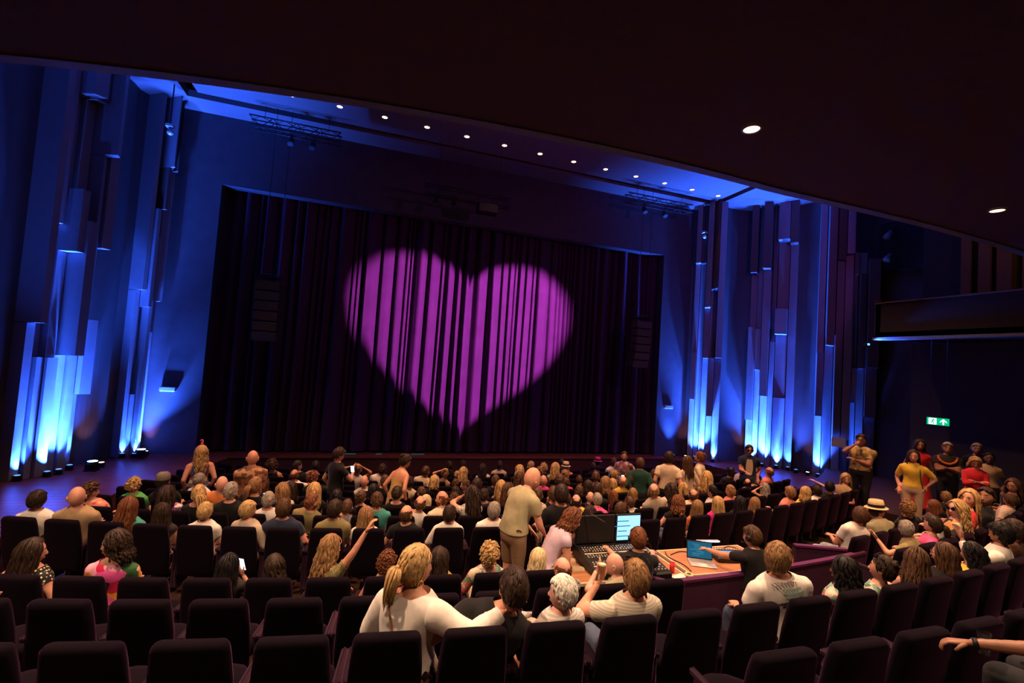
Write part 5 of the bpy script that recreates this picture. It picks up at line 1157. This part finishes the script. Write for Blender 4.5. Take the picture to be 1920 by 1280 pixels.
ang = math.atan2(p1_[1] - p0_[1], p1_[0] - p0_[0]); L_ = math.hypot(p1_[0] - p0_[0], p1_[1] - p0_[1]); c_ = ((p0_[0] + p1_[0]) / 2, (p0_[1] + p1_[1]) / 2)
mb.box((c_[0], c_[1], Z(-2.91)), (L_, .05, .82), ang); mb.obj('panel', M_PART, t); mb = MB(); mb.box((c_[0], c_[1], Z(-2.485)), (L_, .074, .03), ang); mb.obj('cap_rail', M_PCAP, t)
t = thing('partition', 'low plum partition in front of the seats on the right', 'partition'); p0_, p1_ = (6.50, 5.44), (7.22, 5.17); ang = math.atan2(p1_[1] - p0_[1], p1_[0] - p0_[0]); L_ = math.hypot(p1_[0] - p0_[0], p1_[1] - p0_[1]); c_ = ((p0_[0] + p1_[0]) / 2, (p0_[1] + p1_[1]) / 2)
mb = MB(); mb.box((c_[0], c_[1], Z(-2.92)), (L_, .06, .84), ang); mb.obj('panel', M_PART, t); mb = MB(); mb.box((c_[0], c_[1], Z(-2.485)), (L_ + .02, .085, .03), ang); mb.obj('cap_rail', M_PCAP, t)
def desk(name, label, x0, x1, y0, y1, z, skew=0.0):
    t = thing(name, label, 'desk', ((x0 + x1) / 2, (y0 + y1) / 2, Z(-3.27)), skew); w_, d_, h = x1 - x0, y1 - y0, z + 3.27
    mb = MB(); mb.box((0, 0, h - .015), (w_ - .05, d_ - .05, .03)); mb.obj('desk_top', M_DESK, t)
    mb = MB()
    for sx in (-1, 1): mb.box((sx * (w_ / 2 - .0125), 0, h - .014), (.025, d_, .036))
    for sy in (-1, 1): mb.box((0, sy * (d_ / 2 - .0125), h - .014), (w_ - .05, .025, .036))
    mb.obj('edging', M_EDGE, t)
    for sx in (-1, 1):
        mb = MB(); mb.box((sx * (w_ / 2 - .08), 0, (h - .03) / 2), (.05, d_ - .12, h - .03)); mb.obj('leg', M_METAL, t)
    return t
DZ = -2.53
desk('mixing_desk_table', 'wooden table under the large mixing desk', 2.58, 4.12, 4.98, 5.86, DZ - .02)
desk('console_table', 'reddish wooden table with pale edging carrying the laptop', 4.16, 5.62, 4.90, 5.68, DZ)
# large mixing console: sloping faders, meter bridge hood, screen
t = thing('mixing_console', 'large black mixing desk with rows of faders and a lit screen', 'mixing console', (3.36, 5.36, Z(DZ)))
mb = MB(); prof_ = [(-.36, 0), (-.36, .06), (.22, .16), (.36, .16), (.36, 0)]; mb.add([(sx * .50, y, z) for sx in (-1, 1) for y, z in prof_], [(0, 1, 2, 3, 4), (9, 8, 7, 6, 5)] + [(i, (i + 1) % 5 + 0, 5 + (i + 1) % 5, 5 + i) for i in range(5)]); mb.obj('chassis', M_PLAST, t)
sl = math.atan2(.10, .58)
def onslope(y, up=.004): return .06 + (y + .36) * .10 / .58 + up
for y0, y1, m_, nm in ((-.33, -.24, mat('console_fascia', (.16, .14, .13), .5), 'arm_rest'), (-.215, -.195, M_EDGE, 'label_strip'), (.045, .065, M_EDGE, 'label_strip')):
    mb = MB(); mb.add([(-.47, y0, onslope(y0)), (.47, y0, onslope(y0)), (.47, y1, onslope(y1)), (-.47, y1, onslope(y1))], [(0, 1, 2, 3)]); mb.obj(nm, m_, t)
M_KNOB = mat('fader_cap', (.45, .40, .34), .5, var=0); k0 = None
for y in (-.17, -.13, -.03, .0, .10, .14, .18):
    for i in range(24):
        if k0 is None: mb = MB(); mb.rbox((0, 0, .006), (.014, .022 if y < -.1 else .012, .014), .003); k0 = mb.mesh('fader', M_KNOB)
        c = link('fader', k0, t); c.location = (-.45 + i * .039, y + (rng.uniform(-.012, .012)), onslope(y))
mb = MB(); mb.rbox((-.20, .30, .36), (.60, .05, .40), .02); mb.obj('meter_bridge', M_PLAST, t)
mb = MB(); mb.rbox((.30, .29, .36), (.40, .04, .40), .015); sb = mb.obj('screen_frame', M_PLAST, t)
mb = MB(); mb.box((.30, .268, .365), (.36, .004, .33)); mb.obj('screen', emat('console_screen', (.30, .62, 1.0), 1.6), sb)
for k in range(9):
    mb = MB(); mb.box((.30 + (-.1 if k % 2 else .06), .2645, .22 + k * .034), (.14 + .05 * (k % 3), .002, .012)); mb.obj('screen_row', emat('console_screen_row_%d' % (k % 2), (.05, .22, .45) if k % 2 else (.8, .95, 1.0), .9), sb)
mb = MB(); mb.tube([(-.40, .30, .55), (-.34, .20, .60), (-.20, .06, .53)], .006, 6); mb.obj('gooseneck_lamp', M_STEEL, t)
# second small black desk controller and clutter
t = thing('controller', 'small black controller box beside the large mixing desk', 'controller', (3.72, 5.06, Z(DZ - .02))); mb = MB(); mb.rbox((0, 0, .05), (.26, .36, .10), .02); mb.obj('case', M_PLAST, t)
for i in range(4):
    for j in range(3): mb = MB(); mb.cyl((-.08 + i * .05, -.1 + j * .06, .10), .012, .012, 10); mb.obj('knob', M_KNOB, t)
t = thing('microphone_stand', 'thin boom microphone stand with yellow foam windshield', 'microphone', (4.05, 5.62, Z(DZ))); mb = MB(); mb.cyl((0, 0, 0), .07, .015, 16); mb.obj('base', M_METAL, t); mb = MB(); mb.tube([(0, 0, .01), (-.02, 0, .10), (-.20, .05, .34)], .007, 6); mb.obj('boom', M_METAL, t); mb = MB(); mb.ell((-.21, .055, .36), (.028, .028, .032), 12, 8); mb.obj('windshield', mat('yellow_foam', (.75, .45, .03), .9, var=.2, scale=120), t, True)
t = thing('drink_can', 'red cup standing on the mixing desk table', 'cup', (3.97, 5.06, Z(DZ - .02))); n = 16; mb = MB(); mb.cyl((0, 0, 0), .03, .13, 16, .034); mb.obj('wall', mat('red_plastic', (.62, .03, .03), .35, var=.05), t, True)
mb = MB(); mb.cyl((0, 0, .128), .030, .004, 16); mb.obj('rim', mat('red_dark', (.25, .01, .01), .4), t)
tag(MB().box((3.98, 4.93, Z(DZ - .012)), (.2, .10, .008), .3).obj('paper_sheet', mat('paper', (.75, .68, .6), .8, var=.05)), 'white papers on the left table near the partition', 'paper')
t = thing('tape_roll', 'round roll of tape lying on the pale table corner', 'tape', (4.12, 4.86 + .06, Z(DZ))); n = 20; mb = MB(); R_ = lambda r_, z: [(r_ * math.cos(2 * math.pi * k / n), r_ * math.sin(2 * math.pi * k / n), z) for k in range(n)]; mb.loft([R_(.055, 0), R_(.055, .02), R_(.032, .02), R_(.032, 0), R_(.055, 0)], False); mb.obj('roll', mat('tape_cream', (.55, .45, .28), .6), t, True); mb = MB(); mb.loft([R_(.033, .001), R_(.033, .021), R_(.029, .021), R_(.029, .001), R_(.033, .001)], False); mb.obj('core', mat('tape_core', (.25, .3, .12), .7), t, True)
# laptop
t = thing('laptop', 'open silver laptop with a dark blue screen on the wooden table', 'laptop', (4.55, 5.20, Z(DZ)), math.radians(-26)); M_ALU = mat('aluminium', (.70, .64, .60), .35, .6, var=.03)
mb = MB(); mb.rbox((0, -.02, .01), (.34, .24, .018), .006); b_ = mb.obj('base', M_ALU, t)
mb = MB(); mb.box((0, .025, .0205), (.29, .11, .002)); mb.obj('keyboard', mat('key_grey', (.22, .20, .21), .6, var=.3, scale=160), b_); mb = MB(); mb.box((0, -.085, .0202), (.11, .07, .0015)); mb.obj('trackpad', mat('trackpad', (.62, .57, .54), .4), b_)
ML = Matrix.Rotation(math.radians(-14), 3, 'X'); mb = MB(); c_ = ML @ Vector((0, 0, .12)); mb.rbox((c_.x, c_.y + .10, c_.z + .015), (.34, .008, .235), .003, 0, ML); ld = mb.obj('lid', M_PLAST, t)
f_ = ML @ Vector((0, -.0052, .12)); mb = MB(); mb.box((f_.x, f_.y + .10, f_.z + .015), (.318, .001, .205), 0, ML); mb.obj('screen', emat('laptop_screen', (.03, .20, .36), .55), ld)
for k in range(7): f_ = ML @ Vector((-.05 + .03 * (k % 3), -.0062, .05 + k * .023)); mb = MB(); mb.box((f_.x, f_.y + .10, f_.z + .015), (.10 + .05 * (k % 2), .0008, .008), 0, ML); mb.obj('screen_row', emat('laptop_row', (.10, .42, .60), .6), ld)
# lighting console with tablet-like display and its lamp bar
t = thing('lighting_console', 'small dark lighting console with a blue display on the wooden table', 'lighting console', (5.10, 5.28, Z(DZ)), math.radians(-12)); mb = MB(); mb.rbox((0, 0, .035), (.52, .34, .07), .012); mb.obj('chassis', M_PLAST, t)
mb = MB(); mb.rbox((-.03, -.03, .076), (.25, .20, .012), .004); fr2 = mb.obj('display_frame', M_PLAST, t); mb = MB(); mb.box((-.03, -.03, .083), (.225, .17, .002)); mb.obj('display', emat('light_display', (.10, .38, .75), .9), fr2)
for i in range(4): mb = MB(); mb.box((-.03, -.09 + i * .04, .0845), (.19, .012, .001)); mb.obj('display_row', emat('display_row', (.4, .75, 1.0), .9), fr2)
for i in range(12): mb = MB(); mb.rbox((-.22 + i * .04, .13, .075), (.022, .03, .012), .003); mb.obj('key', M_KNOB, t)
for i in range(6): mb = MB(); mb.rbox((.16 + .05 * (i % 2), -.10 + .06 * (i // 2), .075), (.03, .02, .012), .003); mb.obj('key', M_KNOB, t)
t = thing('desk_lamp', 'small desk lamp with a glowing white light bar', 'lamp', (4.98, 5.60, Z(DZ)), math.radians(-8)); mb = MB(); mb.rbox((0, 0, .06), (.10, .08, .12), .01); mb.obj('body', M_ALU, t); mb = MB(); mb.rbox((0, -.02, .135), (.36, .05, .018), .006); mb.obj('bar', M_ALU, t); mb = MB(); mb.box((0, -.047, .135), (.35, .004, .012)); mb.obj('tube', emat('lamp_bar', (.75, .88, 1.0), 9.0), t); mb = MB(); mb.box((0, -.02, .124), (.34, .035, .003)); mb.obj('diffuser', emat('lamp_bar', (.75, .88, 1.0), 9.0), t)
def cable(pts, label, r=.006):
    P_ = [Vector(p) for p in pts]; out = []
    for i in range(len(P_) - 1):
        a_, b_ = P_[max(i - 1, 0)], P_[min(i + 2, len(P_) - 1)]
        for k in range(6):
            f = k / 6; p, q = P_[i], P_[i + 1]; out.append(.5 * ((2 * p) + (-a_ + q) * f + (2 * a_ - 5 * p + 4 * q - b_) * f * f + (-a_ + 3 * p - 3 * q + b_) * f ** 3))
    out.append(P_[-1]); mb = MB(); mb.tube(out, r, 6); tag(mb.obj('cable', M_PLAST, None, True), label, 'cable')
zt = Z(DZ) + .008
cable([(4.28, 5.5, zt), (4.5, 5.58, zt), (4.7, 5.52, zt), (4.9, 5.6, zt)], 'black cable lying behind the laptop'); cable([(5.05, 5.62, zt), (5.25, 5.58, zt), (5.42, 5.64, zt), (5.5, 5.5, zt)], 'black cable beside the desk lamp'); cable([(4.22, 5.0, zt), (4.25, 5.2, zt), (4.2, 5.45, zt), (4.28, 5.62, zt)], 'black cable along the seam of the two tables')
t = thing('water_bottle', 'clear drinking bottle on the wooden table by the laptop', 'bottle', (4.84, 5.38, Z(DZ))); mb = MB(); R_ = lambda r_, z: [(r_ * math.cos(2 * math.pi * k / 14), r_ * math.sin(2 * math.pi * k / 14), z) for k in range(14)]; mb.loft([R_(.032, 0), R_(.034, .02), R_(.034, .12), R_(.014, .16), R_(.013, .175)]); mb.obj('body', M_CUP, t, True); mb = MB(); mb.cyl((0, 0, .175), .016, .02, 12); mb.obj('cap', M_PLAST, t)

# ================================================================ hanging rigs
def truss(x0, x1, y, z, label, s=.30):
    t = thing('lighting_truss', label, 'truss', ((x0 + x1) / 2, y, Z(z))); L = x1 - x0
    for dy in (-s / 2, s / 2):
        for dz in (-s / 2, s / 2): mb = MB(); mb.tube([(-L / 2, dy, dz), (L / 2, dy, dz)], .022, 8); mb.obj('chord', M_STEEL, t, True)
    k = max(4, int(L / .3)); mb = MB()
    for i in range(k):
        xa, xb = -L / 2 + L * i / k, -L / 2 + L * (i + 1) / k; sg = 1 if i % 2 else -1
        for dy in (-s / 2, s / 2): mb.tube([(xa, dy, -sg * s / 2), (xb, dy, sg * s / 2)], .011, 5)
        for dz in (-s / 2, s / 2): mb.tube([(xa, -sg * s / 2, dz), (xb, sg * s / 2, dz)], .011, 5)
    mb.obj('lattice', M_STEEL, t, True)
    for dx in (-L * .35, L * .35): mb = MB(); mb.tube([(dx, 0, s / 2), (dx, 0, 7.2 - z)], .008, 6); mb.obj('cable', M_METAL, t)
    return t
def lantern(loc, label, tgt=(0, -.6, -1)):
    t = thing('stage_lantern', label, 'stage light', loc); d = Vector(tgt).normalized(); mb = MB(); mb.tube([(0, -.15, .20), (0, -.15, .10), (0, 0, .08), (0, 0, 0)], .014, 6); mb.obj('clamp', M_METAL, t); p = Vector((0, 0, -.06))
    mb = MB(); mb.tube([p - d * .13, p - d * .05, p + d * .12, p + d * .15], [.05, .085, .085, .10], 14); mb.obj('housing', mat('lantern_paint', (.02, .02, .022), .5, .2), t, True); mb = MB(); mb.tube([p + d * .152, p + d * .158], .085, 14); mb.obj('lens', mat('lantern_glass', (.05, .055, .07), .15, .2, var=0), t)
truss(-3.84, -1.3, 15.0, 6.62, 'short lighting truss hanging at the upper left'); truss(1.35, 4.3, 14.9, 5.50, 'lighting truss hanging above the middle of the curtain'); truss(8.9, 11.8, 15.0, 6.60, 'short lighting truss hanging at the upper right, lit blue')
for i, x in enumerate((-2.7, -2.1)): lantern((x, 15.0, Z(6.34)), ('left' if i == 0 else 'right') + ' lantern of the pair under the upper left truss')
for i, x in enumerate((1.75, 2.35)): lantern((x, 14.9, Z(5.22)), ('left' if i == 0 else 'right') + ' lantern of the pair under the middle truss')
for i, x in enumerate((9.7, 10.6)): lantern((x, 15.0, Z(6.32)), ('left' if i == 0 else 'right') + ' lantern of the pair under the upper right truss')
t = thing('hanging_speaker', 'wide speaker box hanging under the middle truss', 'speaker', (3.5, 14.9, Z(5.18))); mb = MB(); mb.rbox((0, 0, 0), (.68, .4, .30), .02); mb.obj('cabinet', M_PLAST, t); mb = MB(); mb.box((0, -.203, 0), (.62, .006, .25)); mb.obj('grille', mat('speaker_grille', (.05, .045, .04), .6, var=.4, scale=200), t)
def array_(x, label):
    t = thing('line_array_speaker', label, 'speaker', (x, 15.0, Z(1.95))); mb = MB(); mb.box((0, 0, .10), (.60, .45, .05)); mb.tube([(-.28, 0, .1), (-.28, 0, .2), (.28, 0, .2), (.28, 0, .1)], .02, 6); mb.obj('rigging_frame', M_METAL, t)
    for sx in (-.2, .2): mb = MB(); mb.tube([(sx, 0, .2), (sx, 0, 5.4)], .008, 6); mb.obj('cable', M_METAL, t)
    y, z, a = 0, 0, 0
    for i in range(6):
        M_ = Matrix.Rotation(math.radians(a), 3, 'X'); mb = MB(); c = Vector((0, y, z - .145)); mb.rbox((c.x, c.y, c.z), (.66, .42, .275), .02, 0, M_); cb = mb.obj('cabinet', mat('speaker_paint', (.022, .021, .020), .6, var=.15), t)
        f_ = c + M_ @ Vector((0, -.213, 0)); mb = MB(); mb.box(tuple(f_), (.62, .006, .24), 0, M_); mb.obj('grille', MATS['speaker_grille'], cb)
        y += math.sin(math.radians(a)) * .29; z -= math.cos(math.radians(a)) * .29; a += 2.5 if i < 3 else 4.5
array_(-2.93, 'tall hanging loudspeaker column left of the heart'); array_(9.85, 'tall hanging loudspeaker column right of the heart')
for x, y, lb in ((-5.76, 14.9, 'small lamp on a thin pole hanging from the left ceiling corner'), (12.95, 15.5, 'small lamp on a thin pole hanging from the right ceiling corner')):
    t = thing('pendant_camera', lb, 'lamp', (x, y, Z(7.2))); mb = MB(); mb.tube([(0, 0, .02), (0, 0, -1.15)], .018, 6); mb.obj('pole', M_METAL, t); mb = MB(); mb.rbox((0, 0, -1.2), (.2, .16, .1), .02); mb.obj('mount', mat('pale_metal', (.4, .4, .42), .4, .4), t); mb = MB(); mb.ell((0.02, 0, -1.38), (.085, .085, .085), 12, 8); mb.obj('dome', MATS['pale_metal'], t, True)
# spotlights in the niche high on the right, on short arms
for i, z in enumerate((5.35, 4.55)):
    t = thing('wall_spotlight', ('upper' if i == 0 else 'lower') + ' spotlight on an arm in the dark niche at right', 'stage light', (16.95, 10.9, Z(z))); mb = MB(); mb.tube([(.15, 0, .25), (-.1, 0, .08)], .02, 6); mb.obj('arm', M_METAL, t); mb = MB(); mb.tube([(-.02, .05, .1), (-.22, .02, -.08), (-.28, .01, -.14)], [.07, .1, .11], 12); mb.obj('housing', mat('pale_spot_paint', (.25, .25, .28), .4, .3), t, True)
# wall plaques beside the stage
for x, z, lb in ((-5.62, -1.45, 'small pale wall fitting on the wall left of the curtain'), (12.15, -1.35, 'small pale wall fitting on the wall right of the curtain')):
    t = thing('wall_fitting', lb, 'wall fitting', (x, 16.29, Z(z))); mb = MB(); mb.rbox((0, -.06, 0), (.42, .12, .14), .02); mb.obj('housing', mat('pale_fitting', (.30, .30, .32), .5), t); mb = MB(); mb.box((0, -.06, -.075), (.38, .09, .012)); mb.obj('lens', mat('fitting_lens', (.6, .6, .62), .3), t)
# white notice on the nearest right fins
tag(MB().box((16.25, 12.05, Z(-2.0)), (.42, .03, .34), math.radians(-47)).obj('notice_board', mat('notice_white', (.75, .76, .8), .7, var=.03)), 'white notice sheet on the right wall beside the floral shirt', 'sign')
# emergency exit sign: running figure in a doorway, arrow pointing up
t = thing('exit_sign', 'green lit exit sign with running figure and upward arrow', 'sign', (13.9, 7.78, Z(-.725)), -math.radians(60)); G_ = emat('exit_green', (.0, .42, .20), 1.3); W_ = emat('exit_white', (.75, 1.0, .88), 1.5)
mb = MB(); mb.rbox((0, 0, 0), (.44, .05, .20), .01); mb.obj('housing', M_PLAST, t); mb = MB(); mb.box((0, -.027, 0), (.42, .004, .18)); mb.obj('panel', G_, t); mb = MB(); mb.box((-.10, -.031, 0), (.15, .003, .16)); mb.obj('doorway', W_, t)
mb = MB(); mb.ell((-.085, -.035, .045), (.016, .003, .016), 8, 6); mb.tube([(-.09, -.035, .03), (-.105, -.035, -.01)], .012, 6); mb.tube([(-.105, -.035, -.01), (-.075, -.035, -.03), (-.085, -.035, -.065)], .009, 6); mb.tube([(-.105, -.035, -.01), (-.125, -.035, -.035), (-.15, -.035, -.04)], .009, 6); mb.tube([(-.092, -.035, .025), (-.06, -.035, .01), (-.045, -.035, .025)], .007, 6); mb.tube([(-.092, -.035, .025), (-.13, -.035, .02), (-.135, -.035, -.005)], .007, 6); mb.obj('running_figure', G_, t)
mb = MB(); mb.box((.10, -.032, -.025), (.032, .003, .10)); mb.add([(.10, -.033, .075), (.035, -.033, .005), (.035, -.033, -.03), (.10, -.033, .035), (.165, -.033, -.03), (.165, -.033, .005)], [(0, 1, 2, 3), (0, 3, 4, 5)]); mb.obj('arrow', W_, t)
mb = MB()
for sx in (-.15, .15): mb.tube([(sx, .01, .09), (sx, .01, 2.2)], .006, 6)
mb.obj('hanger', M_METAL, t)
bpy.data.scenes.remove(TMP)
